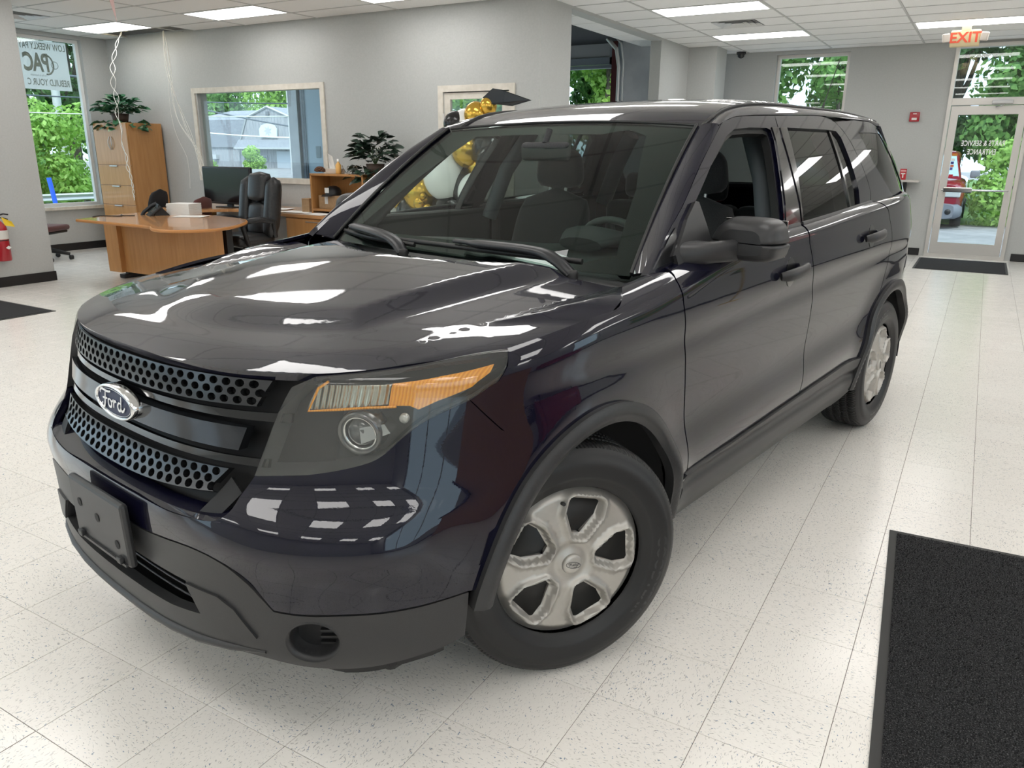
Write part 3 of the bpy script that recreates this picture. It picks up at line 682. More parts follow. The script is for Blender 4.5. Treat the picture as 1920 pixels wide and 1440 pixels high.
strip('grille_bar',M_BLK,0,.56,lambda x:.768+.010*(x/.5)**2,lambda x:.784+.012*(x/.5)**2,-.012)
M_SMOKE=mat('smoked_chrome',(.055,.06,.068),.10,metal=.8)
strip('centre_bar',M_SMOKE,0,.50,lambda x:.803+.008*(x/.5)**2,lambda x:.862+.006*(x/.5)**2,-.006,slant=.02,thick=.03)
for sg in (1,-1):
    # silver-black corner fillets of the lower grille
    panel('grille_corner',FR,[(sg*x,z) for x,z in ((.40,.655),(.47,.665),(.505,.72),(.46,.745),(.43,.70))],M_MATB,grille,step=.03,lift=-.02,center=(0,.5,.85))
# emblem: chrome ring, slate field, script letters
EC=np.array([0,float(FR(0,.845)[1])-.012,.845])
def ell(rx,rz,y,n=40,cx=0): return [(EC[0]+cx+rx*cos(a),EC[1]+y,EC[2]+rz*sin(a)) for a in np.linspace(0,2*pi,n,endpoint=False)]
b=MB(); R=[ell(.112,.047,.02),ell(.112,.047,-.002),ell(.108,.0435,-.009),ell(.103,.0400,-.007),ell(.101,.038,-.003)]
b.add([p for r_ in R for p in r_],[(k*40+i,k*40+(i+1)%40,(k+1)*40+(i+1)%40,(k+1)*40+i) for k in range(4) for i in range(40)],True); emb=b.obj('emblem',M_CHROME,car); emb['label']='oval chrome-rimmed badge with white script letters on slate blue'
M_BADGE=mat('badge_field',(.018,.026,.065),.45,spec=.3)
b=MB(); b.add(ell(.102,.039,-.003)+[tuple(EC+[0,-.006,0])],[(i,(i+1)%40,40) for i in range(40)],True); b.obj('badge_field',M_BADGE,emb)
b=MB(); b.tube(ell(.0965,.0350,-.0052)+[ell(.0965,.0350,-.0052)[0]],.0009,4,caps=False); b.obj('badge_line',M_SILV,emb)
# script word drawn as pen strokes: each letter a flat ribbon
STROKES={'letter_f':[[(-.066,.012),(-.062,.021),(-.050,.024),(-.032,.022),(-.014,.0235),(-.008,.026)],[(-.036,.0225),(-.041,.008),(-.046,-.008),(-.052,-.019),(-.060,-.021),(-.064,-.015),(-.058,-.010)],[(-.056,.002),(-.044,.003),(-.030,.004)]],
 'letter_o':[[(-.016,.005),(-.024,.003),(-.028,-.006),(-.024,-.014),(-.015,-.014),(-.010,-.006),(-.013,.003),(-.018,.004)]],
 'letter_r':[[(-.010,.001),(-.002,.002),(.003,.005),(.001,-.006),(-.001,-.014)],[(.001,-.004),(.006,.002),(.013,.005),(.017,.002)]],
 'letter_d':[[(.039,.004),(.030,.004),(.023,-.004),(.024,-.013),(.031,-.015),(.038,-.008),(.042,.006),(.046,.022)],[(.042,.006),(.039,-.008),(.043,-.014),(.052,-.010),(.060,-.002)]]}
M_SCR=mat('script_white',(.78,.79,.80),.35)
def strokes(target_m,parent,fn,w=.0028,sc=1.0):
    for nm,lst in STROKES.items():
        b=MB()
        for st in lst:
            c=catmull([(x*sc*1.12,z*sc*1.15) for x,z in st],6); n=len(c); L=[];Rr=[]
            for i in range(n):
                tt=c[min(i+1,n-1)]-c[max(i-1,0)]; tt=tt/(np.linalg.norm(tt)+1e-9); nn=np.array([-tt[1],tt[0]]); ww=w*sc*(.55+.45*sin(pi*min(1,max(0,(i+.6)/n))))
                L.append(fn(*(c[i]+nn*ww))); Rr.append(fn(*(c[i]-nn*ww)))
            b.add(L+Rr,[(i,i+1,n+i+1,n+i) for i in range(n-1)])
        b.obj(nm,target_m,parent,recalc=False)
strokes(M_SCR,emb,lambda x,z:(EC[0]+x,EC[1]-.0072,EC[2]+z),w=.0034)
# ---- headlamps --------------------------------------------------------
LAMP=[(.297,.742),(.36,.93),(.424,1.123),(.485,1.15),(.589,1.165),(.718,1.163),(.812,1.133),(.797,1.062),(.775,1.007)]+LB[::-1]
lamp_o=LAMP[:3]+bez(LAMP[2:7],3)[1:]+bez(LAMP[6:9],3)[1:]+bez(LB[::-1],3)
M_LENS=glass_mat('lamp_lens',(.86,.87,.85),rough=.02,haze=.07,haze_c=(.62,.63,.60)); M_HOUS=mat('lamp_housing',(.07,.07,.07),.35)
def amber_mat():
    m=mat('amber_reflector',(.85,.30,.01),.25,metal=.1,coat=1); t=NT(m); w=t.n('ShaderNodeTexWave'); w.inputs['Scale'].default_value=60; w.inputs['Distortion'].default_value=.4
    t.l(t.n('ShaderNodeTexCoord').outputs['Object'],w.inputs['Vector']); t.l(t.mix(w.outputs[0],(.80,.27,.006),(.98,.42,.02)),t.b.inputs['Base Color']); t.bump(w.outputs[0],.25,.003); return m
M_AMB=amber_mat()
def refl_mat():
    m=mat('ribbed_reflector',(.62,.58,.48),.18,metal=.85); t=NT(m); w=t.n('ShaderNodeTexWave'); w.inputs['Scale'].default_value=26; t.l(t.n('ShaderNodeTexCoord').outputs['Object'],w.inputs['Vector']); t.bump(w.outputs[0],.7,.006); return m
M_RFL=refl_mat(); M_PLENS=None
for sg in (1,-1):
    mm=lambda pts:[(sg*a,c) for a,c in pts]
    lamp=panel('headlamp',B,mm(lamp_o),M_HOUS,car,step=.02,ar=.7,lift=-.075,thick=0)
    rim=[B(np.array([a]),np.array([c]))[0] for a,c in lamp_o]; n=len(rim); cen=np.mean(rim,0)
    ring2=[p+(cen-p)*.06+np.array([-.03,.06,0]) for p in rim]
    b=MB(); b.add([tuple(np.array(p)*[sg,1,1]) for p in rim+ring2],[(i,(i+1)%n,n+(i+1)%n,n+i) for i in range(n)],True); b.obj('lamp_bezel',M_HOUS,lamp)
    panel('lamp_lens',B,mm(lamp_o),M_LENS,lamp,step=.02,ar=.7,lift=-.001,thick=0)
    panel('turn_signal',B,mm([(.572,1.068),(.672,1.095),(.782,1.099),(.77,1.057),(.73,.999),(.661,.97),(.624,.948),(.606,.959),(.565,.959)]),M_AMB,lamp,step=.02,ar=.7,lift=-.022,thick=.03)
    panel('parking_reflector',B,mm([(.437,1.051),(.570,1.066),(.563,.961),(.402,.938)]),M_RFL,lamp,step=.02,ar=.7,lift=-.035,thick=.02)
    b=MB(); b.tube([tuple(np.array(B(np.array([a]),np.array([c]))[0])*[sg,1,1]+np.array([0,.025,0])) for a,c in ((.437,1.056),(.418,.995),(.40,.93),(.45,.938),(.51,.947),(.565,.952))],.0035,6); b.obj('amber_strip',M_AMB,lamp)
    pc_=B(np.array([.482]),np.array([.872]))[0]; nr=Vector((sg*.42,-.88,-.1)).normalized(); zq=nr.to_track_quat('Z','Y').to_matrix().to_4x4(); Mp=Matrix.Translation(Vector((sg*pc_[0],pc_[1]+.055,pc_[2])))@zq
    b=MB(); b.lathe([(.056,-.03),(.056,.018),(.050,.024),(.044,.020),(.042,0)],32,M=Mp); pr=b.obj('projector_ring',mat('lamp_ring',(.16,.16,.16),.2,metal=.8),lamp)
    b=MB(); b.lathe([(.0005,.026),(.015,.024),(.028,.016),(.036,.004),(.038,-.006)],24,M=Mp); b.obj('projector_lens',mat('projector_glass',(.08,.085,.09),.04,coat=1),pr)
    b=MB(); b.lathe([(.0435,.014),(.0395,.017),(.038,.006)],32,M=Mp); b.obj('projector_bezel',M_CHROME,pr)
    bk=[B(np.array([a]),np.array([c]))[0] for a,c in ((.505,.893),(.552,.905),(.564,.880),(.508,.848))]; q=[np.array(p)+[-.004,.014,0] for p in bk]; q2=[p+np.array([-.03,.05,0]) for p in q]
    b=MB(); b.add([tuple(p*[sg,1,1]) for p in q+q2],[(0,1,2,3),(0,1,5,4),(1,2,6,5),(2,3,7,6),(3,0,4,7)]); b.obj('lamp_bracket',M_CHROME,lamp)
    lc=B(np.array([.587]),np.array([.917]))[0]; b=MB(); b.lathe([(.0005,.004),(.008,.003),(.0115,0),(.012,-.01)],16,M=Matrix.Translation((sg*(lc[0]-.008),lc[1]+.02,lc[2]))@zq); b.obj('marker_led',mat('clear_led',(.6,.6,.58),.25,metal=.5),lamp)
# ---- sides --------------------------------------------------------------
HS=[(.812,1.139),(.915,1.138),(1.001,1.132),(1.044,1.122),(1.064,1.155),(1.086,1.222),(1.10,1.25)]
DF_=[(.575,.455),(.548,.70),(.50,.925),(.466,1.095),(.480,1.135)]
def gap(pts,d): return [(y+d,z) for y,z in pts]
BSEAM=[(1.60,.495),(1.636,.72),(1.626,.91),(1.575,1.06),(1.540,1.15)]
RSEAM=[(2.40,.50),(2.43,.565),(2.50,.665),(2.575,.75),(2.66,.86),(2.715,.98),(2.71,1.08),(2.66,1.18)]
def svl(pts,n=3): return [sv(float(y),float(z)) for y,z in catmull(pts,n)]
fl_out=.487; fl_in=.432
fender_o=bez(HS,3)+[(1.155,1.25)]+[sv(.472,1.14)]+svl(gap(DF_[::-1],-.007))[1:]+[sv(.568,.33),sv(.49,.33)]+[sv(y,z) for y,z in arc(AF,.470,-2,114,16)]+[(.874,.735)]+[(.797,.857),(.722,.967)]+[(.778,1.008),(.80,1.062)]
door1_o=svl(DF_)+[sv(.50,1.15),(1.20,1.25),(1.33,1.25),(1.45,1.25),(1.553,1.25)]+svl(gap(BSEAM[::-1],-.003))+[sv(1.3,.485),sv(.9,.468)]
door2_o=svl(gap(BSEAM,.004))+[(1.563,1.25),(1.7,1.25),(1.8,1.25),(1.92,1.25)]+svl(RSEAM[::-1])+[sv(2.2,.515),sv(1.9,.505)]
quart_o=svl(gap(RSEAM,.006))[4:]+[(1.93,1.25),(2.05,1.25),(2.2,1.25),(2.35,1.25),(2.50,1.25),(2.62,1.25),(2.72,1.22),(2.78,1.1),(2.80,.95),(2.80,.70)]+[sv(3.30,.60),sv(3.32,.52)]+[sv(y,z) for y,z in arc(AR,.470,22,142,16)]
M_INT=noise_mat('charcoal_interior',(.030,.031,.033),(.042,.043,.045),scale=220,rough=.75,bump=.1,bdist=.001); M_SEAT=noise_mat('seat_fabric',(.022,.022,.024),(.040,.040,.043),scale=330,rough=.9,bump=.3,bdist=.001,sheen=.2)
M_TINT=glass_mat('privacy_glass',(.16,.18,.175)); M_WS=glass_mat('windshield_glass',(.62,.75,.70)); M_CLEAR=glass_mat('side_glass',(.70,.80,.76))
def arch_ring(c,r0,r1,a0,a1,name,m,parent,sg,lift=.016,thick=.035):
    def S(r,a): return SIDE(c[0]+r*np.cos(a),c[1]+r*np.sin(a))+np.stack([.010*np.sin(np.clip((r-r0)/(r1-r0),0,1)*pi)**2,0*r,0*r],-1)
    n=24; aa=np.linspace(radians(a0),radians(a1),n); o=[(r1,a) for a in aa]+[(r0,a) for a in aa[::-1]]
    return panel(name,S,o,m,parent,step=.012,ar=.4,lift=lift,thick=thick,flip_x=sg,center=(.2,c[0],c[1]))
for sg in (1,-1):
    fen=panel('front_fender',B,fender_o,M_PAINT,car,step=.016,ar=.7,flip_x=sg)
    arch_ring(AF,fl_in,fl_out,-3,172,'wheel_arch_trim',M_CLAD,fen,sg)
    d1=panel('front_door',B,door1_o,M_PAINT,car,step=.02,ar=.7,flip_x=sg); d2=panel('rear_door',B,door2_o,M_PAINT,car,step=.02,ar=.7,flip_x=sg)
    q=panel('quarter_panel',B,quart_o,M_PAINT,car,step=.02,ar=.7,flip_x=sg)
    arch_ring(AR,.438,.492,-10,183,'wheel_arch_trim',M_CLAD,q,sg)
    # upper door frames and pillars on the greenhouse skin
    APO=[(.408,1.137),(.545,1.244),(.675,1.328),(.87,1.462),(1.113,1.598),(1.184,1.617),(1.262,1.631),(1.435,1.641),(1.640,1.649)]
    bs=[(1.634,1.648),(1.607,1.557),(1.583,1.41),(1.573,1.305),(1.545,1.205)]
    fw=[(.70,1.20),(.75,1.334),(.945,1.465),(1.121,1.558),(1.206,1.585),(1.34,1.594),(1.50,1.597),(1.535,1.590),(1.525,1.55),(1.468,1.432),(1.415,1.30),(1.375,1.20)]
    f1=panel('front_door_frame',G,bez(APO,3)+bez(bs,3)[1:]+[(1.0,1.165),(.52,1.11)],M_PAINT,d1,holes=[fw],step=.03,flip_x=sg,thick=.03,center=(0,1.5,1.3))
    panel('window_seal',G,[(y+.0,z) for y,z in fw],M_RUB,d1,holes=[[(y*.955+.055,1.2+(z-1.2)*.955+.004) for y,z in fw]],step=.03,lift=-.018,flip_x=sg,thick=.03,center=(0,1.5,1.3))
    rtop=[(1.640,1.649),(2.135,1.667),(2.30,1.664),(2.40,1.648),(2.47,1.61),(2.528,1.554),(2.58,1.44),(2.60,1.36),(2.595,1.31),(2.54,1.25)]
    rw=[(1.711,1.604),(2.271,1.608),(2.36,1.604),(2.40,1.575),(2.415,1.45),(2.41,1.332),(2.376,1.268),(1.575,1.222),(1.60,1.30),(1.655,1.44)]
    f2=panel('rear_door_frame',G,bez(rtop,2)+[(2.2,1.20),(1.551,1.20)]+bez([(1.579,1.305),(1.589,1.409),(1.613,1.558),(1.640,1.647)],3),M_PAINT,d2,holes=[rw],step=.03,flip_x=sg,thick=.03,center=(0,1.5,1.3))
    panel('rear_door_glass',G,rw,M_TINT,d2,step=.05,lift=-.012,flip_x=sg,thick=0,center=(0,1.5,1.3))
    panel('glass_divider',G,[(2.275,1.607),(2.30,1.607),(2.255,1.25),(2.23,1.25)],M_BLK,d2,step=.05,lift=-.006,flip_x=sg,thick=.01,center=(0,1.5,1.3))
    panel('pillar_cover',G,[(1.635,1.60),(1.711,1.604),(1.655,1.44),(1.60,1.30),(1.575,1.222),(1.558,1.22),(1.586,1.30),(1.597,1.42),(1.622,1.56)],M_BLK,d2,step=.04,lift=.004,flip_x=sg,thick=.01,center=(0,1.5,1.3))
    panel('pillar_cover',G,[(1.55,1.60),(1.615,1.60),(1.598,1.55),(1.575,1.41),(1.565,1.30),(1.545,1.22),(1.395,1.22),(1.435,1.30),(1.485,1.432),(1.54,1.55)],M_BLK,d1,step=.04,lift=.004,flip_x=sg,thick=.01,center=(0,1.5,1.3))
    # quarter: D-pillar skin with wrap-round glass
    dg=[(2.741,1.606),(3.0,1.612),(3.24,1.612),(3.42,1.45),(3.53,1.32),(3.50,1.30),(3.055,1.284),(3.0,1.30),(2.90,1.38),(2.807,1.46)]
    qp=[(2.408,1.650),(2.75,1.668),(3.1,1.668),(3.30,1.640),(3.36,1.60),(3.52,1.45),(3.64,1.32),(3.66,1.24),(3.0,1.235),(2.55,1.245),(2.602,1.31),(2.607,1.36),(2.587,1.44),(2.535,1.556),(2.477,1.612)]
    panel('rear_pillar',G,qp,M_PAINT,q,holes=[dg],step=.03,flip_x=sg,thick=.02,center=(0,1.5,1.3)); panel('quarter_glass',G,dg,M_TINT,q,step=.04,lift=-.004,flip_x=sg,thick=0,center=(0,1.5,1.3))
    # cant rail between roof and doors
    def RAIL(y,w):
        y=np.asarray(y,float); w=np.asarray(w,float); x0=.645+.0*y; r0=ROOF(np.full_like(y,.645),y); zd=np.interp(y,[1.05,1.113,1.184,1.262,1.435,1.683,2.135,2.6,3.1,3.3,3.7],[1.585,1.602,1.620,1.634,1.645,1.655,1.671,1.674,1.672,1.646,1.60]); g=G(y,zd)
        P=r0*(1-w)[...,None]+g*w[...,None]; bl=4*w*(1-w)*.010; return P+np.stack([bl*.7,0*bl,bl],-1)
    ya=np.linspace(1.10,3.31,24)
    panel('roof_rail',RAIL,[(y,0.) for y in ya]+[(y,1.) for y in ya[::-1]],M_PAINT,car,step=.05,ar=.12,flip_x=sg,thick=.01,center=(0,2,1.2))
    b=MB(); pts=[ROOF(np.array(.642),np.array(y))+np.array([0,0,.003]) for y in np.linspace(1.12,3.28,26)]; b.tube([(sg*p[0],p[1],p[2]) for p in pts],.009,6); b.obj('roof_ditch_moulding',M_RUB,car)
    # A pillar
    ao=[(.408,1.137),(.545,1.244),(.675,1.328),(.87,1.462),(1.113,1.598)]; aod=np.array(catmull(ao,8)); al=np.linspace(0,1,len(aod))
    def APIL(b_,w):
        b_=np.asarray(b_,float); w=np.asarray(w,float); P0=WIND(np.full_like(b_,1.0),b_); yy=np.interp(b_,al,aod[:,0]); zz=np.interp(b_,al,aod[:,1]); P1=G(yy,zz)
        bl=4*w*(1-w)*.016; return P0*(1-w)[...,None]+P1*w[...,None]+np.stack([bl*.75,-.4*bl,bl*.5],-1)
    bb=np.linspace(0,1,24); panel('windshield_pillar',APIL,[(t_,.04) for t_ in bb]+[(t_,.97) for t_ in bb[::-1]],M_PAINT,car,step=.05,ar=.25,flip_x=sg,thick=.012,center=(0,1.5,1.1))
    b=MB(); b.tube([tuple(WIND(np.array(1.012),np.array(t_))*[sg,1,1]+np.array([0,-.004,.006])) for t_ in np.linspace(0,1,20)],.007,6); b.obj('windshield_moulding',M_RUB,car)
    # belt mouldings
    for nm,y0,y1,pa in (('belt_moulding',.80,1.525,d1),('belt_moulding',1.553,2.55,d2)):
        b=MB(); yy=np.linspace(y0,y1,16); pts=[(sg*(float(G(np.array(y),np.array(z))[0])+.004),y,z) for y,z in zip(yy,[float(top_z(y))-.008 for y in yy])]; b.tube(pts,.014,6,flat=(.55,1.25)); b.obj(nm,M_CLAD,pa)
    # sail panel under the A pillar
    panel('sail_panel',G,[(.44,1.15),(.55,1.235),(.60,1.265),(.575,1.165)],M_BLK,d1,step=.04,lift=.004,flip_x=sg,thick=.01,center=(0,1.5,1.1))
    # rocker cladding
    def ROCK(y,z):
        P=SIDE(y,np.clip(z,.30,.6)); k=(z-.36)/.12
        return np.stack([P[...,0]+.012-.05*np.clip(-k,0,2)**2-.016*np.exp(-((z-.425)/.018)**2),P[...,1],z],-1)
    panel('rocker_cladding',ROCK,[(.50,.30),(.56,.235),(2.30,.25),(2.42,.335),(2.435,.475),(2.43,.50),(2.2,.508),(1.6,.487),(.9,.460),(.56,.448)],M_CLAD,car,step=.03,flip_x=sg,thick=.04)
    # fender tail under the door line
    # door handles
    for (hy,hz,pa) in ((1.335,1.055,d1),(2.36,1.118,d2)):
        sx=float(SIDE(np.array(hy),np.array(hz))[0]); hb=panel('door_handle',SIDE,[(hy+.046*cos(a_),hz-.002+.056*sin(a_)) for a_ in np.linspace(0,2*pi,28,endpoint=False)],M_BLK,pa,step=.03,lift=.0015,flip_x=sg,thick=.004)
        L=.118; pts=[(-L,-.006,.010),(-L*.86,-.004,.026),(-L*.5,0,.037),(0,.004,.041),(L*.5,.008,.038),(L*.86,.010,.028),(L,.010,.012)]; b=MB(); b.tube([(sg*(sx+x),hy+y,hz+z) for y,z,x in pts],[.014,.019,.021,.021,.021,.018,.013],10,flat=(.75,1.1)); b.obj('handle_grip',M_CLAD,hb)
# ---- mirrors --------------------------------------------------------------
for sg in (1,-1):
    mr=bpy.data.objects.new('door_mirror',None); COL.objects.link(mr); mr.parent=car
    C=np.array([1.0,.83,1.226])
    capP=[(-.118,-.008),(-.112,.018),(-.094,.044),(-.066,.062),(-.04,.069),(.06,.069),(.092,.063),(.114,.046),(.124,.018),(.126,-.008),(.06,-.008),(-.04,-.008)]
    trayP=[(-.128,-.012),(-.05,-.012),(.05,-.012),(.127,-.012),(.128,-.032),(.118,-.056),(.09,-.068),(.03,-.072),(-.03,-.070),(-.09,-.056),(-.122,-.036)]
    def shell(name,P,secs,flatz):
        R=[]
        prof=resample([tuple(q) for q in catmull(P,3,closed=True)],.012); c=np.array([.0,flatz])
        for y,k in secs:
            R.append([(sg*(C[0]+q[0]*(1-(1-k)*.75)),C[1]+y-.03*(q[0]/.12)*.5,C[2]+flatz+(q[1]-flatz)*k) for q in prof])
        n=len(prof); b=MB(); b.add([q for r_ in R for q in r_],[(i*n+j,i*n+(j+1)%n,(i+1)*n+(j+1)%n,(i+1)*n+j) for i in range(len(R)-1) for j in range(n)],True); b.add(R[0],[tuple(range(n))],True); b.add(R[-1],[tuple(range(n))]); return b.obj(name,M_CLAD,mr)
    shell('mirror_cap',capP,[(-.078,.52),(-.074,.66),(-.064,.82),(-.048,.92),(-.025,.98),(.01,1.0),(.05,.97)],-.008)
    shell('mirror_tray',trayP,[(-.084,.60),(-.080,.74),(-.070,.88),(-.05,.96),(-.02,1.0),(.05,.98)],-.012)
    for k in range(4):
        b=MB(); x=-.045+.036*k; b.tube([(sg*(C[0]+x+.003),C[1]-.045-.0125*x/.12,C[2]+.0615),(sg*(C[0]+x),C[1]-.064-.0125*x/.12,C[2]+.049)],.003,5); b.obj('cap_notch',M_RUB,mr)
    b=MB(); b.box((sg*C[0]-.11,C[1]+.051,C[2]-.06),(sg*C[0]+.11,C[1]+.055,C[2]+.06),.002); b.obj('mirror_glass',M_CHROME,mr)
    b=MB(); sec=[((.850,.64,1.175),.085,.050),((.885,.65,1.178),.078,.044),((.92,.675,1.182),.070,.038),((.955,.71,1.188),.066,.036),((.985,.77,1.190),.062,.036),((1.01,.82,1.19),.055,.034)]
    n=20; rings=[[(sg*c[0],c[1]+ry*np.sign(cos(a))*abs(cos(a))**.7,c[2]+rz*np.sign(sin(a))*abs(sin(a))**.7) for a in np.linspace(0,2*pi,n,endpoint=False)] for c,ry,rz in sec]
    b.add([p for r_ in rings for p in r_],[(k*n+i,k*n+(i+1)%n,(k+1)*n+(i+1)%n,(k+1)*n+i) for k in range(5) for i in range(n)],True); b.add(rings[0],[tuple(range(n))]); b.obj('mirror_arm',M_CLAD,mr)
    panel('mirror_mount',G,[(.555,1.14),(.55,1.18),(.66,1.285),(.735,1.338),(.755,1.335),(.77,1.25),(.78,1.19),(.77,1.155),(.66,1.135)],M_CLAD,mr,step=.03,lift=.016,flip_x=sg,thick=.035,center=(0,1.5,1.1))
# ---- roof, glass, cowl, wipers ------------------------------------------------
xs=np.linspace(-.645,.645,25); front=[(x,1.165-.075*(x/.632)**2+.012) for x in xs]; back=[(x,3.31+.17*(1-(x/.645)**2)) for x in xs[::-1]]
roof=panel('roof',ROOF,front+back,M_PAINT,car,step=.045,thick=.02,center=(0,2,1.0))
aa=np.linspace(-1,1,21); wo=[(a,0.) for a in aa]+[(a,1.) for a in aa[::-1]]
panel('windshield',WIND,wo,M_WS,car,step=.06,thick=0,center=(0,2,.9))
inn=[(a*.90,.10) for a in aa]+[(.885,.5)]+[(a*.86,.90) for a in aa[::-1]]+[(-.885,.5)]
panel('windshield_band',WIND,[(a,.0) for a in aa]+[(a,.995) for a in aa[::-1]],M_BLK,car,holes=[bez(inn[::4],2)],step=.05,lift=-.006,thick=0,center=(0,2,.9))
b=MB(); b.tube([tuple(WIND(np.array(a),np.array(1.0))+np.array([0,.004,.003])) for a in aa],.006,6); b.obj('header_moulding',M_RUB,car)
b=MB(); b.grid(lambda u,v:((-.86+1.72*u),.34+(.13+.03*(2*u-1)**2)*v,1.085+.022*v-.02*(2*u-1)**2),24,5); cowl=b.obj('cowl_panel',M_CLAD,car)
for k in range(16):
    b=MB(); x=-.25+.035*k; b.box((x,.395,1.094),(x+.022,.402,1.1),0); b.obj('cowl_slot',M_DARK,cowl)
def wiper(px,pv,tip,sgn):
    w=bpy.data.objects.new('wiper',None); COL.objects.link(w); w.parent=car
    piv=Vector((px,.395,1.112)); 
    def onws(a,b_,up): p=WIND(np.array(a),np.array(b_)); return Vector(p)+Vector((0,-.55,.83))*up
    return w,onws
for (pa,pts_arm,pts_bl) in (((.60,.385,1.105),[(.60,.385,1.108),(.52,.40,1.150),(.42,.415,1.170),(.18,.425,1.172),(.02,.435,1.172)],[(.60,.44,1.148),(.30,.425,1.150),(-.02,.43,1.152),(-.30,.44,1.152)]),
                            ((-.22,.385,1.105),[(-.22,.385,1.108),(-.29,.405,1.150),(-.40,.42,1.172),(-.60,.47,1.180),(-.655,.485,1.182)],[(-.20,.43,1.140),(-.45,.44,1.146),(-.70,.50,1.152),(-.76,.53,1.152)])):
    w=bpy.data.objects.new('wiper',None); COL.objects.link(w); w.parent=car
    b=MB(); c=catmull(pts_arm,5); b.tube([tuple(p) for p in c],[.024+.006*sin(pi*i/len(c)) if i<len(c)*.8 else .016 for i in range(len(c))],8,flat=(1.1,.55)); b.obj('wiper_arm',mat('wiper_plastic',(.016,.017,.019),.38),w)
    b=MB(); b.tube([tuple(p) for p in catmull(pts_bl,5)],.008,6,flat=(1,1.3)); b.obj('wiper_blade',M_RUB,w)
    b=MB(); b.lathe([(.0005,.012),(.016,.01),(.02,0),(.02,-.02)],14,M=Matrix.Translation(Vector(pa)+Vector((0,0,.01)))); b.obj('wiper_pivot',M_RUB,w)
b=MB(); b.tube([(.32,3.30,1.735),(.32,3.33,1.79)],[.011,.006],8); b.tube([(.32,3.33,1.79),(.32,3.52,2.06)],.0028,6); b.obj('antenna',M_RUB,car)
# ---- tail -----------------------------------------------------------------------
tl=[(2.60,1.02),(2.66,1.16),(2.75,1.16),(2.80,1.02),(2.76,.86),(2.66,.86)]
M_RED=mat('red_lens',(.45,.012,.02),.1,coat=1)
for sg in (1,-1):
    panel('tail_lamp',B,[(sg*a,c) for a,c in ((2.53,.90),(2.55,1.16),(2.70,1.18),(2.74,.92))],M_RED,car,step=.03,ar=.7,lift=.006,thick=.03)
panel('liftgate',B,[(3-a,c) for a,c in ((-.0,.62),(.2,.62),(.2,1.25),(-.0,1.25))]if False else [(2.80,.60),(2.995,.60),(2.995,1.25),(2.72,1.25)],M_PAINT,car,step=.03,ar=.7)
o=panel('liftgate',B,[(2.80,.60),(2.995,.60),(2.995,1.25),(2.72,1.25)],M_PAINT,car,step=.03,ar=.7,flip_x=-1)
def HATCH(a,b_):
    a=np.asarray(a,float); b_=np.asarray(b_,float); x=a*(.73-.075*b_); y=(3.80-.14*a*a)*(1-b_)+(3.46-.15*a*a)*b_; z=1.27+(1.675-.03*a*a-1.27)*b_; return np.stack([x,y,z],-1)
panel('liftgate_glass',HATCH,[(-.92,.06),(.92,.06),(.9,.92),(-.9,.92)],M_TINT,car,step=.1,lift=-.004,thick=0); panel('liftgate_frame',HATCH,[(-1.05,-.05),(1.05,-.05),(1.03,1.03),(-1.03,1.03)],M_PAINT,car,holes=[[(-.92,.06),(.92,.06),(.9,.92),(-.9,.92)]],step=.1)
panel('rear_bumper',B,[(-a,c) for a,c in ((0,0),)]if False else [sv(3.30,.36),sv(3.32,.60),(2.80,.62),(2.995,.62),(2.995,.16),(2.6,.16)],M_CLAD,car,step=.03,ar=.7,lift=.008); panel('rear_bumper',B,[sv(3.30,.36),sv(3.32,.60),(2.80,.62),(2.995,.62),(2.995,.16),(2.6,.16)],M_CLAD,car,step=.03,ar=.7,lift=.008,flip_x=-1)
b=MB(); b.box((-.80,-.62,.24),(.80,-.35,.40),.02); b.box((-.60,-.35,.22),(.60,3.5,.42),.02); b.obj('underbody',M_MATB,car)
for c in (AF,AR):
    for sg in (1,-1):
        b=MB(); n=26; aa2=np.linspace(radians(-4),radians(174),n); rr=.452
        vs=[(sg*x,c[0]+rr*cos(a),c[1]+rr*sin(a)) for x in (.945,.58) for a in aa2]+[(sg*.58,c[0],c[1])]
        b.add(vs,[(i,i+1,n+i+1,n+i) for i in range(n-1)]+[(n+i,n+i+1,2*n) for i in range(n-1)],True); b.obj('wheel_liner',M_MATB,car)
# ---- interior ---------------------------------------------------------------------
b=MB(); b.box((-.86,.55,.34),(.86,3.7,.40)); b.obj('cabin_floor',M_INT,car)
b=MB(); b.grid(lambda u,v:((-.80+1.6*u),.46+.52*v,1.085+.045*sin(pi*v*.75)+.035*math.exp(-((u-.73)/.13)**2)*sst(.3,.9,np.array(v))-.03*(2*u-1)**2),30,12); b.box((-.78,.92,.62),(.78,.98,1.09),.03); dash=b.obj('dashboard',mat('dash_vinyl',(.028,.032,.032),.6),car)
for sg in (1,-1):
    b=MB(); b.box((sg*.83-.03,.62,.42),(sg*.83+.03,1.56,1.20),.02); b.obj('door_card',M_INT,car); b=MB(); b.box((sg*.83-.03,1.62,.42),(sg*.83+.03,2.60,1.23),.02); b.obj('door_card',M_INT,car)
    b=MB(); b.tube([(sg*.78,1.52,1.15),(sg*.71,1.58,1.40),(sg*.60,1.66,1.60)],[.04,.04,.04],8); b.obj('pillar_trim',mat('pillar_trim',(.10,.115,.125),.7),car)
    b=MB(); b.tube([(sg*.76,2.60,1.18),(sg*.68,2.62,1.42),(sg*.57,2.60,1.60)],.05,8); b.obj('pillar_trim',mat('pillar_trim',(.10,.115,.125),.7),car)
    b=MB(); b.tube([tuple(WIND(np.array(.955),np.array(t_))*[sg,1,1]+np.array([-.02*sg,.05,-.02])) for t_ in np.linspace(.02,.98,8)],.03,6); b.obj('pillar_trim',M_INT,car)
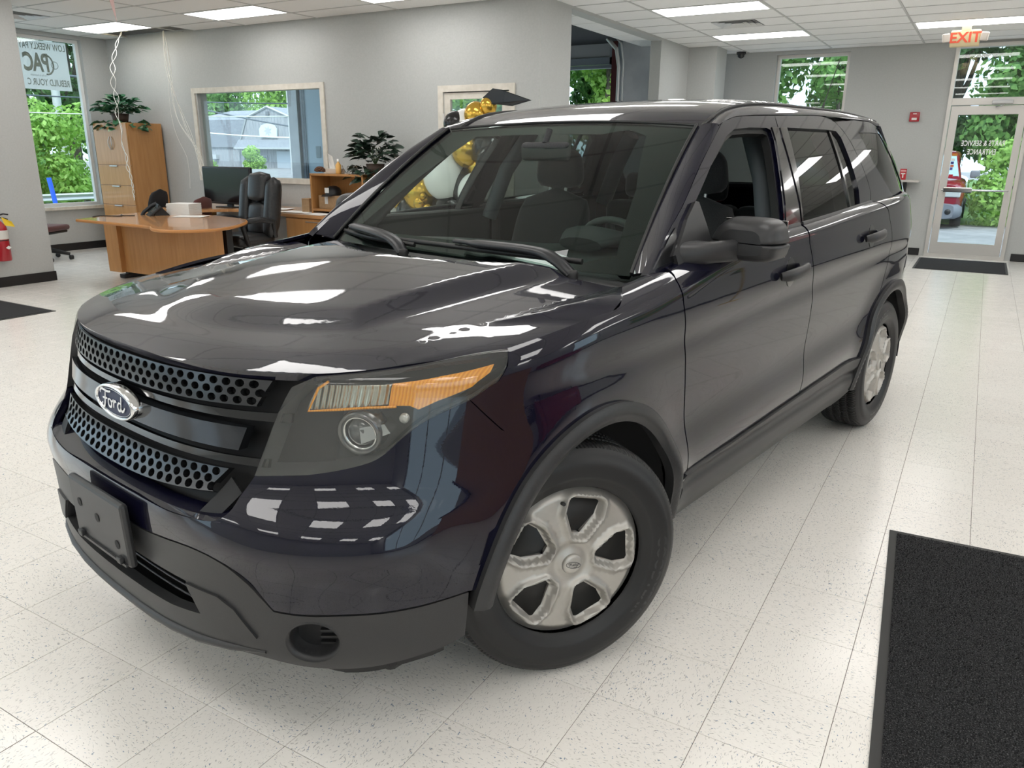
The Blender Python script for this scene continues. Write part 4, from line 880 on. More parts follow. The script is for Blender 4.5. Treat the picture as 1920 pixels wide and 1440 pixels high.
b=MB(); b.grid(lambda u,v:tuple(ROOF(np.array(-.60+1.2*u),np.array(1.25+2.3*v))-np.array([0,0,.035])),16,20); b.obj('headliner',mat('headliner',(.16,.16,.155),.9),car)
def seat(x,y,name='seat',w=.50):
    s_=bpy.data.objects.new(name,None); COL.objects.link(s_); s_.parent=car
    soft_box('seat_cushion',(x-w/2,y-.50,.60),(x+w/2,y+.06,.74),.05,M_SEAT,s_)
    b=MB(); 
    def back(u,v):
        a=2*pi*u; z=.70+.62*v; k=(1-abs(2*v-1)**5)**.35; ww=w/2*(1-.16*v)*max(.05,k); tt=.075*max(.05,k); ca,sa=cos(a),sin(a)
        return (x+ww*np.sign(ca)*abs(ca)**.6,y+.03+.17*v+tt*np.sign(sa)*abs(sa)**.7,z)
    b.grid(back,24,12,closeu=True); b.obj('seat_back',M_SEAT,s_)
    b=MB()
    def hr(u,v):
        a=2*pi*u; q=2*v-1; k=(1-abs(q)**3.5)**.4 if abs(q)<1 else .02; ca,sa=cos(a),sin(a); wv=.135*(1-.12*q)
        return (x+wv*max(.04,k)*np.sign(ca)*abs(ca)**.6,y+.215+.055*max(.04,k)*np.sign(sa)*abs(sa)**.7,1.415+.105*q)
    b.grid(hr,24,12,closeu=True); b.obj('head_restraint',M_SEAT,s_)
    b=MB()
    for q in (-.05,.05): b.tube([(x+q,y+.19,1.27),(x+q,y+.21,1.38)],.008,6)
    b.obj('restraint_post',M_STEEL,s_)
seat(.39,1.42); seat(-.39,1.42)
for x in (-.42,0,.42):
    s_=bpy.data.objects.new('rear_seat',None); COL.objects.link(s_); s_.parent=car
    soft_box('seat_cushion',(x-.21,1.95,.62),(x+.21,2.42,.76),.05,M_SEAT,s_); soft_box('seat_back',(x-.205,2.40,.72),(x+.205,2.56,1.22),.05,M_SEAT,s_); soft_box('head_restraint',(x-.12,2.48,1.235),(x+.12,2.57,1.38),.04,M_SEAT,s_)
# steering wheel
sw=bpy.data.objects.new('steering_wheel',None); COL.objects.link(sw); sw.parent=car; Ms=Matrix.Translation((.39,1.00,1.075))@Matrix.Rotation(radians(-66),4,'X')
b=MB(); b.tube([tuple(Ms@Vector((.185*cos(a),.185*sin(a),0))) for a in np.linspace(0,2*pi,33)],.015,8,caps=False); b.obj('wheel_rim',mat('steering_vinyl',(.05,.053,.053),.5),sw)
b=MB(); b.lathe([(.0005,.02),(.05,.018),(.065,0),(.05,-.03)],20,M=Ms); b.obj('airbag_hub',M_INT,sw)
for a in (0,180,270):
    b=MB(); b.tube([tuple(Ms@Vector((.05*cos(radians(a)),.05*sin(radians(a)),0))),tuple(Ms@Vector((.18*cos(radians(a)),.18*sin(radians(a)),0)))],.014,6,flat=(1.4,.6)); b.obj('wheel_spoke',M_SILV if a!=270 else M_INT,sw)
b=MB(); b.tube([(.39,.72,1.165),(.39,.80,1.19),(.39,.92,1.17)],[.07,.10,.09],12,flat=(1.4,.40)); b.obj('instrument_hood',M_INT,car)
soft_box('rear_view_mirror',(-.125,.985,1.46),(.125,1.025,1.535),.018,M_INT,car); b=MB(); b.tube([(0,1.0,1.53),(0,1.03,1.585)],.014,6); b.obj('mirror_stem',M_INT,car)
for x in (.36,-.36): soft_box('sun_visor',(x-.2,1.16,1.585),(x+.2,1.30,1.605),.008,mat('headliner',(.16,.16,.155),.9),car)
# ---- wheels ---------------------------------------------------------------------------
M_COVER=noise_mat('wheel_cover_silver',(.42,.40,.365),(.54,.52,.485),scale=7,rough=.44,detail=6,lo=.3,hi=.7); MATS['wheel_cover_silver'].node_tree.nodes['Principled BSDF'].inputs['Metallic'].default_value=.6
def tyre_mat():
    m=mat('tyre_rubber',(.016,.016,.0165),.48); t=NT(m); tc=t.n('ShaderNodeTexCoord').outputs['Object']; s=t.n('ShaderNodeSeparateXYZ'); t.l(tc,s.inputs[0])
    an=t.math('ARCTAN2',s.outputs[2],s.outputs[1]); w=t.n('ShaderNodeTexWave'); w.wave_type='BANDS'; w.bands_direction='X'; w.inputs['Scale'].default_value=9.0; w.inputs['Distortion'].default_value=0
    n=t.n('ShaderNodeCombineXYZ'); t.l(t.math('ADD',an,t.math('MULTIPLY',t.math('ABSOLUTE',s.outputs[0]),1.2)),n.inputs[0]); t.l(n.outputs[0],w.inputs['Vector'])
    rr=t.math('SQRT',t.math('ADD',t.math('POWER',s.outputs[1],2.0),t.math('POWER',s.outputs[2],2.0))); msk=t.math('GREATER_THAN',rr,.350)
    t.bump(t.math('MULTIPLY',w.outputs[0],msk),.9,.006); return m
M_TYRE=tyre_mat()
def wheel_outline(k,sc=1.0,off=0):
    """five-sided window in the cover, wide end outward"""
    a=radians(72*k+off); ca,sa=cos(a),sin(a); pts=[(.088,-.013),(.088,.013),(.148,.047),(.186,.047),(.190,.040),(.190,-.040),(.186,-.047),(.148,-.047)]
    c=np.array([.142,0]); o=[]
    for r,t_ in pts:
        r,t_=c+(np.array([r,t_])-c)*sc; o.append((r*ca-t_*sa,r*sa+t_*ca))
    return o
def make_wheel(name):
    w=bpy.data.objects.new(name,None); COL.objects.link(w); w.parent=car
    R=.3635; W=.122
    prof=[(.232,-.095),(.238,-.108),(.262,-.118),(.300,-W),(.335,-.112),(.352,-.100),(R-.004,-.088)]
    for gx in (-.060,-.02,.02,.060): prof+=[(R,gx-.0075),(R-.009,gx-.005),(R-.009,gx+.005),(R,gx+.0075)]
    prof+=[(R-.004,.088),(.352,.100),(.335,.112),(.322,.116),(.320,.1195),(.300,W),(.272,.1195),(.262,.117),(.259,.112),(.240,.108),(.232,.095)]
    b=MB(); b.lathe([(r,x) for r,x in prof],72,axis='x'); b.obj('tyre',M_TYRE,w)
    def put(txt,ang,r0,size):
        vs,fs=text_geo(txt,size,spacing=1.12,bold=.0015)
        def fn(x,y): a=radians(ang)-x/r0; r=r0+y; return (.1212,r*cos(a),r*sin(a))
        q=MB(); q.add([fn(v[0],v[1]) for v in vs],fs); q.obj('sidewall_lettering',mat('raised_rubber',(.045,.045,.046),.35),w,recalc=False)
    put('GOODYEAR',-95,.297,.045); put('EAGLE',85,.297,.045)
    b=MB(); b.lathe([(.225,-.09),(.215,-.02),(.21,.05),(.205,.085),(.06,.07),(.055,.07)],40,axis='x'); b.obj('steel_rim',mat('black_steel',(.008,.008,.008),.4),w)
    hs=[wheel_outline(k) for k in range(5)]
    big=[wheel_outline(k,1.30) for k in range(5)]
    def COVER(y,z):
        y=np.asarray(y,float); z=np.asarray(z,float); r=np.sqrt(y*y+z*z)
        h=.100+.010*np.cos(np.clip(r/.235,0,1)*pi*.5)-.020*sst(.205,.236,r)-.010*np.exp(-((r-.052)/.018)**2)
        P=np.stack([y,z],-1).reshape(-1,2); d=np.full(len(P),1e9)
        for o in hs: d=np.minimum(d,distpoly(P,o))
        d=d.reshape(y.shape); h=h-.024*(1-np.clip(d/.015,0,1))**1.2+.010*np.exp(-((d-.018)/.006)**2)-.006*np.clip((d-.024)/.012,0,1)*sst(.07,.1,r)
        return np.stack([h,y,z],-1)
    circ=[(.236*cos(a),.236*sin(a)) for a in np.linspace(0,2*pi,72,endpoint=False)]
    cv=panel('wheel_cover',COVER,circ,M_COVER,w,holes=hs,step=.0075,thick=.022,center=(-.5,0,0))
    b=MB(); b.lathe([(.0005,.119),(.02,.119),(.029,.117),(.031,.112),(.031,.09)],32,axis='x'); hub=b.obj('hub_cap',M_COVER,w)
    b=MB(); b.tube([(.1195,.0095*cos(a),.0235*sin(a)) for a in np.linspace(0,2*pi,25)],.0007,4,caps=False); b.obj('hub_badge',mat('badge_dark',(.05,.05,.05),.4),hub)
    strokes(mat('badge_dark',(.05,.05,.05),.4),hub,lambda x,z:(.1197,-z,x),w=.0034,sc=.26)
    b=MB(); b.tube([(.085,.175,.075),(.112,.180,.078)],.006,8); b.obj('valve_stem',M_RUB,w)
    return w
def place_wheel(w,x,y,z,rz,spin,side=1):
    w.matrix_local=Matrix.Translation((x,y,z))@Matrix.Rotation(rz,4,'Z')@Matrix.Rotation(spin,4,'X')
wf=make_wheel('wheel'); 
def dupw(root):
    r=root.copy(); COL.objects.link(r); r.parent=car
    for ch in list(root.children):
        c=ch.copy(); COL.objects.link(c); c.parent=r
        for g_ in list(ch.children): d=g_.copy(); COL.objects.link(d); d.parent=c
    return r
ST=radians(-27)
place_wheel(wf,.80+.052*cos(ST),.02+.052*sin(ST),.3635,ST,radians(76))
w2=dupw(wf); place_wheel(w2,.848,2.865,.3635,0,radians(20))
w3=dupw(wf); place_wheel(w3,-.848,2.865,.3635,pi,radians(10)); w4=dupw(wf); place_wheel(w4,-.80-.03,.0,.3635,pi+ST,radians(40))
wf['label']='front driver-side wheel, steered, five-window silver cover on a worn tyre'
# ================================================================== FURNITURE AND FITTINGS
def wood(name,c1,c2,stretch):
    return noise_mat(name,c1,c2,scale=3.0,rough=.32,stretch=stretch,detail=5,lo=.3,hi=.7,coat=.3)
M_WOOD=wood('maple_veneer_upright',(.42,.20,.065),(.50,.255,.095),(9,9,.8)); M_WOODT=wood('maple_veneer_top',(.44,.215,.09),(.53,.28,.125),(1,9,9)); M_WOODT.node_tree.nodes['Principled BSDF'].inputs['Roughness'].default_value=.16
M_EDGE=mat('maple_edge',(.44,.19,.055),.35)
M_LEA=noise_mat('black_leather',(.011,.011,.012),(.020,.020,.021),scale=60,rough=.36,bump=.25,bdist=.002); M_PLB=mat('black_plastic',(.012,.012,.013),.45)
M_MAR=noise_mat('maroon_fabric',(.075,.022,.020),(.115,.036,.032),scale=160,rough=.95,bump=.3,bdist=.001,sheen=.2); M_PAP=mat('white_paper',(.78,.77,.74),.7)
def rounded(pts,r=.0,per=5): return [tuple(p) for p in catmull(pts,per,closed=True)]
# ---- desk
dk=thing('desk','maple peninsula desk with curved rounded end and front panel beside the car hood','desk',(-5.4,4.4,0))
top=[(-6.16,3.83),(-6.30,4.26),(-6.46,4.78),(-6.30,5.03),(-5.57,5.02),(-4.95,4.94),(-4.62,4.80),(-4.36,4.52),(-4.18,4.22),(-4.12,3.95),(-4.22,3.74),(-4.42,3.63),(-4.62,3.66),(-4.84,3.79),(-5.0,3.80)]
tp=[]
for i in range(4): tp.append(top[i])
tp+= [tuple(p) for p in catmull(top[4:14],5)]+[top[14]]
b=MB(); b.prism([(x+5.4,y-4.4) for x,y in tp],.720,.752); b.obj('desk_top',M_WOODT,dk)
b=MB(); b.tube([(x+5.4,y-4.4,.736) for x,y in tp]+[(tp[0][0]+5.4,tp[0][1]-4.4,.736)],.017,6,caps=False); b.obj('top_edge',M_EDGE,dk)
for x0,x1,y,nm in ((-6.54,-6.30,4.36,'end_panel'),(-6.30,-4.91,4.42,'front_panel'),(-4.91,-4.59,4.36,'end_panel')):
    b=MB(); b.box((x0+5.4,y-4.4,.09),(x1+5.4,y-4.4+.09,.72),.003); b.obj(nm,M_WOOD,dk)
for x in (-6.50,-4.70):
    b=MB(); b.box((x+5.4,.05,0),(x+5.5,.55,.05),.01); b.box((x+5.42,.12,.05),(x+5.48,.20,.72)); b.obj('foot',M_PLB,dk)
# ---- credenza with return
cr=thing('credenza','maple worktop along the back wall with drawer pedestal','credenza',(-5.6,6.2,0))
ct_=[(-7.35,6.61),(-3.95,6.61),(-3.95,5.70),(-4.2,5.66),(-5.0,5.70),(-5.25,5.76),(-5.45,5.88),(-5.75,5.92),(-6.1,5.80),(-6.3,5.45),(-6.95,5.45),(-7.35,5.9)]
b=MB(); b.prism([(x+5.6,y-6.2) for x,y in ct_],.715,.75); b.obj('worktop',M_WOODT,cr)
b=MB(); b.box((.62,-.48,.04),(1.55,.38,.715),.004); ped=b.obj('pedestal',M_WOOD,cr)
for z0,z1 in ((.43,.70),(.08,.41)):
    b=MB(); b.box((.64,-.497,z0),(1.53,-.478,z1),.004); dr=b.obj('drawer',M_WOOD,ped); b=MB(); b.tube([(.98,-.515,z1-.03),(1.10,-.525,z1-.03),(1.22,-.515,z1-.03)],.006,6); b.obj('pull',M_STEEL,ped)
b=MB(); b.box((-1.72,-.70,.02),(-1.69,.38,.715)); b.obj('side_panel',M_WOOD,cr)
b=MB(); b.box((.95,-.503,.28),(1.06,-.4975,.42)); b.obj('paper_note',M_PAP,ped)
# ---- shelf box on the credenza
sh=thing('desktop_shelf','small open maple shelf standing on the credenza beside the car pillar','shelf',(-4.35,6.12,.75))
for nm,lo,hi in (('side',(-.42,-.17,0),(-.395,.17,.46)),('side',(.395,-.17,0),(.42,.17,.46)),('shelf_board',(-.42,-.17,.445),(.42,.17,.47)),('shelf_board',(-.395,-.17,.03),(.395,.17,.055)),('back',(-.40,.155,.0),(.40,.17,.46))):
    b=MB(); b.box(lo,hi,.002); b.obj(nm,M_WOOD,sh)
M_CARD=noise_mat('cardboard',(.36,.23,.12),(.42,.27,.15),scale=30,rough=.85)
b=MB(); b.box((0,0,0),(.36,.2,.16),.003); o=tag(b.obj('carton',M_CARD,loc=(-4.69,6.0,.805)),'brown cardboard carton inside the desktop shelf','box'); b=MB(); b.box((.10,-.002,.06),(.15,.0,.158)); b.obj('tape',M_PAP,o)
b=MB(); b.box((0,0,0),(.12,.16,.17),.003); tag(b.obj('carton',M_CARD,loc=(-4.93,5.95,.75)),'small brown carton on the worktop left of the desktop shelf','box')
# cap
cp=thing('cap','black cap with white badge on the carton in the shelf','cap',(-4.52,6.08,.965))
b=MB(); b.lathe([(.0005,.115),(.04,.11),(.075,.09),(.098,.05),(.10,0)],20); b.obj('crown',M_PLB,cp)
b=MB(); b.grid(lambda u,v:(.10*(2*u-1)*(1-.25*v)-.0,-.08-.11*v*math.sqrt(max(.02,1-(.9*(2*u-1))**2)),.012-.02*v),10,5); b.obj('brim',M_PLB,cp)
b=MB(); b.box((-.045,-.101,.03),(.02,-.094,.09)); b.obj('badge',M_PAP,cp)
# tissue box, bottle, flowers, wire on top of the shelf
tb=thing('tissue_box','white tissue box with a tissue pulled up on top of the shelf','tissue box',(-4.52,6.12,1.22))
b=MB(); b.box((-.09,-.06,0),(.11,.06,.055),.004); b.obj('carton',mat('pale_wicker',(.62,.55,.48),.8),tb)
b=MB(); b.grid(lambda u,v:(-.03+.09*(u-.5)+.03*v*cos(7*u)-.05*v,.03*sin(6*u)*v,.055+.19*v-.05*abs(2*u-1)*v),9,6); b.obj('tissue',M_PAP,tb)
bt=thing('bottle','small bottle with orange label on the shelf top','bottle',(-4.40,6.06,1.22)); b=MB(); b.lathe([(.0005,0),(.032,0),(.034,.01),(.034,.10),(.012,.13),(.012,.14)],16); b.obj('body',mat('bottle_orange',(.75,.42,.12),.4),bt); b=MB(); b.lathe([(.016,.14),(.016,.17),(.0005,.17)],12); b.obj('cap',M_PAP,bt)
fl=thing('pine_cone','dark dried pine cone lying on the shelf corner','ornament',(-4.70,6.06,1.22)); b=MB()
for k in range(40):
    a=k*2.4; z=.008+.05*k/40; r=.055*math.sqrt(max(.02,1-(k/40)**2)); b.ball((r*cos(a),r*sin(a),z+.015),.016,6,5,sq=(1.2,1.2,.6))
o=b.obj('scales',mat('cone_brown',(.12,.055,.03),.8),fl); o['kind']='stuff'
wr=thing('wire_ornament','curly wire ornament with pale posts on the shelf top','ornament',(-4.3,6.1,1.22)); b=MB(); b.tube([(-.18+.012*i,.02*sin(i),.05+.045*sin(i*.8)) for i in range(32)],.004,5); b.obj('wire',mat('wire_grey',(.25,.23,.2),.5),wr)
# papers, roll, box on worktop
def paper(x,y,z,w,d,rz,label,n=1):
    b=MB()
    for k in range(n): b.box((-w/2+.01*k,-d/2+.008*(k%2),.0025*k),(w/2+.01*k,d/2+.008*(k%2),.0025*k+.002))
    return tag(b.obj('paper_sheet' if n==1 else 'paper_stack',M_PAP,loc=(x,y,z),rot=(0,0,rz)),label,'paper')
paper(-5.55,6.12,.752,.32,.24,.4,'white sheets fanned on the worktop right of the leather chair',4); paper(-5.0,5.92,.752,.42,.26,.1,'long white paper stack at the front of the worktop',3); paper(-4.55,5.85,.752,.38,.24,-.2,'white papers beneath the desktop shelf front edge',2)
paper(-5.95,6.2,.752,.20,.28,.1,'thick white pad beside the monitor',14)
b=MB(); b.tube([(-5.25,6.30,.80),(-4.80,6.28,.80)],.038,14); tag(b.obj('paper_roll',mat('cream_paper',(.66,.56,.40),.7),None),'rolled cream paper lying on the worktop','paper roll')
# ---- monitor
mo=thing('monitor','large black monitor behind the leather chair','monitor',(-6.32,6.02,.75),0)
soft_box('screen',(-.46,-.025,.04),(.46,.025,.52),.012,M_PLB,mo,seg=2); b=MB(); b.box((-.44,-.028,.07),(.44,-.024,.50)); b.obj('display',mat('dark_screen',(.012,.009,.009),.15),mo); b=MB(); b.box((-.16,-.10,0),(.16,.12,.012),.004); b.box((-.05,.0,.012),(.05,.03,.10)); b.obj('stand',M_PLB,mo)
# ---- executive chair
def exec_chair(loc,rz):
    c=thing('executive_chair','high-backed black leather executive chair behind the desk','chair',loc,rz)
    soft_box('seat',(-.27,-.28,.43),(.27,.24,.56),.06,M_LEA,c)
    def tilt(y,z): return y+.20+.16*(z-.5)
    def pad(name,x0,x1,z0,z1,th,fw):
        b=MB()
        def fn(u,v):
            a=2*pi*u; q=2*v-1; k=(1-abs(q)**6)**.3 if abs(q)<1 else .05; ca,sa=cos(a),sin(a); z=z0+(z1-z0)*v
            x=(x0+x1)/2+(x1-x0)/2*max(.06,k)*np.sign(ca)*abs(ca)**.55; return (x,tilt(fw+th*max(.1,k)*np.sign(sa)*abs(sa)**.7,z),z)
        b.grid(fn,24,14,closeu=True); b.obj(name,M_LEA,c)
    pad('back_shell',-.30,.30,.52,1.20,.06,.03); pad('head_pad',-.165,.165,.91,1.245,.075,-.045); pad('back_pad',-.165,.165,.52,.91,.06,-.035); pad('side_bolster',-.325,-.15,.50,1.19,.075,-.03); pad('side_bolster',.15,.325,.50,1.19,.075,-.03)
    for s in (-1,1):
        b=MB(); b.tube([(s*.30,.20,.52),(s*.33,.16,.70),(s*.33,-.02,.735),(s*.33,-.20,.72),(s*.32,-.24,.66),(s*.29,-.16,.45)],[.028,.03,.034,.032,.028,.024],8); b.obj('armrest',M_PLB,c)
    b=MB(); b.tube([(0,0,.10),(0,0,.43)],.035,12); b.obj('gas_column',M_PLB,c)
    for k in range(5):
        a=2*pi*k/5+.3; b=MB(); b.tube([(0,0,.12),(.30*cos(a),.30*sin(a),.075)],[.03,.02],8); b.obj('base_leg',M_PLB,c); b=MB(); b.lathe([(.0005,-.02),(.03,-.02),(.03,.02),(.0005,.02)],14,axis='x',M=Matrix.Translation((.30*cos(a),.30*sin(a),.031))@Matrix.Rotation(a,4,'Z')); b.obj('caster',M_PLB,c)
    return c
exec_chair((-5.03,5.12,0),radians(-6))
# ---- task chairs
def task_chair(label,loc,rz,m,backm=None,hi=.88):
    c=thing('task_chair',label,'chair',loc,rz)
    soft_box('seat',(-.25,-.25,.40),(.25,.25,.475),.035,m,c); soft_box('seat_pan',(-.22,-.22,.365),(.22,.22,.40),.015,M_PLB,c)
    b=MB()
    def fn(u,v):
        a=2*pi*u; q=2*v-1; k=(1-abs(q)**4)**.4 if abs(q)<1 else .05; ca,sa=cos(a),sin(a); z=.50+(hi-.50)*v
        x=.22*(1-.14*v)*max(.06,k)*np.sign(ca)*abs(ca)**.5; return (x,.24+.09*v-.10*x*x/.05*.2+.032*max(.15,k)*np.sign(sa)*abs(sa)**.6,z)
    b.grid(fn,24,12,closeu=True); b.obj('backrest',backm or m,c)
    b=MB(); b.tube([(0,.10,.38),(0,.30,.39),(0,.31,.60)],.025,8,flat=(1.6,.6)); b.obj('back_bracket',M_PLB,c)
    b=MB(); b.tube([(0,0,.08),(0,0,.37)],.028,10); b.obj('gas_column',M_PLB,c)
    for k in range(5):
        a=2*pi*k/5+.1; b=MB(); b.tube([(0,0,.15),(.29*cos(a),.29*sin(a),.075)],[.032,.018],8,flat=(.7,1.2)); b.obj('base_leg',M_PLB,c); b=MB(); b.lathe([(.0005,-.022),(.03,-.022),(.03,.022),(.0005,.022)],14,axis='x',M=Matrix.Translation((.30*cos(a),.30*sin(a),.031))@Matrix.Rotation(a+.6,4,'Z')); b.obj('caster',M_PLB,c)
    return c
task_chair('maroon fabric task chair on casters half hidden by the left pillar',(-8.72,4.84,0),radians(118),M_MAR,hi=.87)
M_GREYF=noise_mat('grey_black_fabric',(.012,.013,.015),(.022,.023,.026),scale=160,rough=.9)
task_chair('dark grey task chair back rising behind the desk phone beside the cabinet',(-7.55,5.55,0),radians(-70),M_GREYF,hi=.97); task_chair('brown-edged dark task chair right of the hanging cable bundle',(-6.72,5.60,0),radians(-75),M_GREYF,M_MAR,hi=.90)
# ---- tall cabinet
cb=thing('tall_cabinet','tall maple storage cabinet with door and drawers in the corner','cabinet',(-8.755,6.33,0))
b=MB(); b.box((-.395,-.27,.02),(.395,.28,1.84),.003); b.obj('body',M_WOOD,cb)
b=MB(); b.box((-.39,-.292,1.255),(.39,-.272,1.835),.003); dr=b.obj('door',M_WOOD,cb)
b=MB(); b.tube([(-.02,-.295,1.47),(-.035,-.312,1.52),(-.04,-.315,1.56),(-.035,-.312,1.60),(-.02,-.295,1.65)],.006,6); b.tube([(.02,-.295,1.47),(.035,-.312,1.52),(.04,-.315,1.56),(.035,-.312,1.60),(.02,-.295,1.65)],.006,6); b.obj('handle',M_STEEL,dr)
for z0,z1 in ((.968,1.25),(.687,.963),(.40,.682),(.05,.395)):
    b=MB(); b.box((-.39,-.292,z0),(.39,-.272,z1),.003); dw=b.obj('drawer',M_WOOD,cb); b=MB(); b.box((-.09,-.312,z1-.018),(.09,-.29,z1-.004),.003); b.obj('pull',M_STEEL,dw)
# ---- leafy plants
def leaf_mat(name,c1,c2,tr=.25,var=None):
    m=mat(name,c1,.45); t=NT(m); oi=t.n('ShaderNodeNewGeometry'); wn=t.n('ShaderNodeTexNoise'); wn.inputs['Scale'].default_value=9; wn.inputs['Detail'].default_value=2
    t.l(oi.outputs['Position'],wn.inputs['Vector']); mx=t.ramp(wn.outputs[0],[(.35,c1),(.62,c2)]+([(.72,var)] if var else [])); t.l(mx,t.b.inputs['Base Color'])
    t.b.inputs['Subsurface Weight'].default_value=0; return m
def leaf(M,L,W,fold=.25):
    """one leaf: six-sided blade folded along the midrib"""
    v=[(0,0,0),(-W*.5,L*.35,fold*W*.4),(0,L*.38,0),(W*.5,L*.35,fold*W*.4),(-W*.3,L*.72,fold*W*.2-.06*L),(0,L*.74,-.05*L),(W*.3,L*.72,fold*W*.2-.06*L),(0,L,-.16*L)]
    return [M@Vector(p) for p in v],[(0,2,1),(0,3,2),(1,2,5,4),(2,3,6,5),(4,5,7),(5,6,7)]
def rotm(p,d,roll=0): return Matrix.Translation(p)@Vector(d).to_track_quat('Y','Z').to_matrix().to_4x4()@Matrix.Rotation(roll,4,'Y')
def plant(label,loc,w,d,h,n,L,m,droop,pot):
    p=thing('potted_plant',label,'plant',loc)
    b=MB(); b.lathe([(.0005,0),(pot*.8,0),(pot,pot*1.1),(pot*.92,pot*1.1),(pot*.85,pot*.9),(.0005,pot*.9)],20); b.obj('pot',mat('dark_pot',(.05,.03,.02),.6),p)
    R=random.Random(label)
    for k in range(n):
        a=R.uniform(0,2*pi); e=math.acos(R.uniform(-.2,1)); rr=R.uniform(.06,1)**.4
        q=Vector((w*sin(e)*cos(a)*rr,d*sin(e)*sin(a)*rr,pot*.9+h*cos(e)*rr+(droop*sin(e)**4*-1 if cos(e)<.25 else 0)))
        dr=Vector((cos(a)*(.4+sin(e)),sin(a)*(.4+sin(e)),cos(e)*.7-.25)).normalized(); s=R.uniform(.7,1.25)
        b=MB(); vs,fs=leaf(rotm(q,dr,R.uniform(-.6,.6)),L*s,L*.75*s); b.add(vs,fs,True); b.obj('leaf',m,p,recalc=False)
    for k in range(10):
        a=2*pi*k/10; b=MB(); b.tube([(0,0,pot*.9),(.4*w*cos(a),.4*d*sin(a),pot+h*.5),(.8*w*cos(a),.8*d*sin(a),pot+h*.35)],.004,5); b.obj('stem',mat('stem_green',(.05,.09,.03),.6),p)
    return p
plant('variegated green ivy spilling over the top of the tall cabinet',(-8.76,6.24,1.84),.50,.20,.26,290,.12,leaf_mat('variegated_leaf',(.018,.085,.040),(.035,.15,.065),var=(.40,.44,.30)),.15,.12)
plant('dark green bushy ivy standing on the small shelf against grey wall',(-3.93,6.18,1.22),.30,.20,.38,280,.125,leaf_mat('ivy_leaf',(.008,.020,.013),(.022,.050,.030)),.1,.11)
# ---- desk phone, cable, boxes
ph=thing('desk_phone','black office desk phone with handset on the peninsula desk','phone',(-5.95,4.62,.752),radians(-28))
Mt=Matrix.Rotation(radians(38),4,'X'); b=MB(); b.box((-.14,-.09,.02),(.13,.12,.045),.008,M=Mt); b.obj('base',M_PLB,ph)
b=MB(); b.box((-.03,.005,.046),(.12,.105,.049),.001,M=Mt); b.obj('screen',mat('phone_screen',(.10,.11,.12),.15),ph)
for i in range(4):
    for j in range(3): b=MB(); b.box((-.03+.032*j,-.075+.02*i,.045),(-.008+.032*j,-.063+.02*i,.049),.001,M=Mt); b.obj('key',mat('key_grey',(.04,.04,.042),.5),ph)
b=MB(); b.tube([tuple(Mt@Vector(p)) for p in ((-.105,-.09,.06),(-.105,-.05,.08),(-.105,.06,.08),(-.105,.12,.06))],[.026,.02,.02,.026],10); b.obj('handset',M_PLB,ph)
b=MB(); b.prism([(.0,.0),(.16,0),(.05,.13)],-.10,.10,axis='x'); b.obj('stand',M_PLB,ph)
b=MB(); b.tube(catmull([(-6.05,4.45,.757),(-6.15,4.35,.757),(-6.25,4.42,.757),(-6.1,4.3,.757),(-6.3,4.2,.757),(-6.22,4.05,.757)],6),.005,6); tag(b.obj('phone_cord',M_PLB),'black cord lying on the desk left of the phone','cord')
b=MB()
for k in range(12): b.box((-.15+.004*(k%3),-.12,.011*k),(.15+.004*(k%2),.12,.011*k+.0095))
o=tag(b.obj('paper_stack',M_PAP,loc=(-5.75,4.88,.752),rot=(0,0,.3)),'thick stack of white paper behind the desk phone','paper')
paper(-5.45,4.72,.753,.34,.22,.5,'loose white documents on the desk right of the phone',3)
# ---- hanging cables
M_CAB=mat('white_cable',(.78,.77,.72),.5)
def cable(name,label,ps,amp,freq,strands,r=.006):
    t_=thing(name,label,'cable',ps[0])
    c=[np.array(p)-np.array(ps[0]) for p in catmull([np.array(p,float) for p in ps],18)]
    for s in range(strands):
        b=MB(); n=len(c); ph0=s*2.2; pts=[]
        for i,p in enumerate(c):
            u=i/n; a=amp*(.3+.7*sin(pi*min(1,u*1.3)))*(1-.6*(u>.93)); pts.append((p[0]+a*sin(freq*u*2*pi+ph0),p[1]+a*.6*cos(freq*u*2*pi*.8+ph0*1.7),p[2]))
        b.tube(pts,r,5); b.obj('cable_strand',M_CAB,t_)
    return t_
cable('hanging_cable','curly white cable pair dangling from the ceiling before the cabinet',[(-8.55,6.28,3.06),(-8.42,6.0,2.6),(-8.22,5.85,2.0),(-8.03,5.75,1.4),(-7.88,5.70,1.02),(-7.85,5.68,.80)],.04,8.5,2,.004)
cable('hanging_cable','bundle of straight white cables hanging from ceiling to worktop left of window',[(-7.9,6.48,3.06),(-7.76,6.40,2.5),(-7.55,6.35,1.9),(-7.25,6.32,1.45),(-7.05,6.25,1.05),(-6.82,6.12,.76)],.05,1.9,5,.0038)
cable('hanging_cable','thin loose white wire near the bundle hanging low',[(-7.95,6.50,3.05),(-7.88,6.45,2.4),(-7.72,6.42,1.7),(-7.60,6.40,1.3),(-7.45,6.3,.95)],.05,1.6,1,.0025)
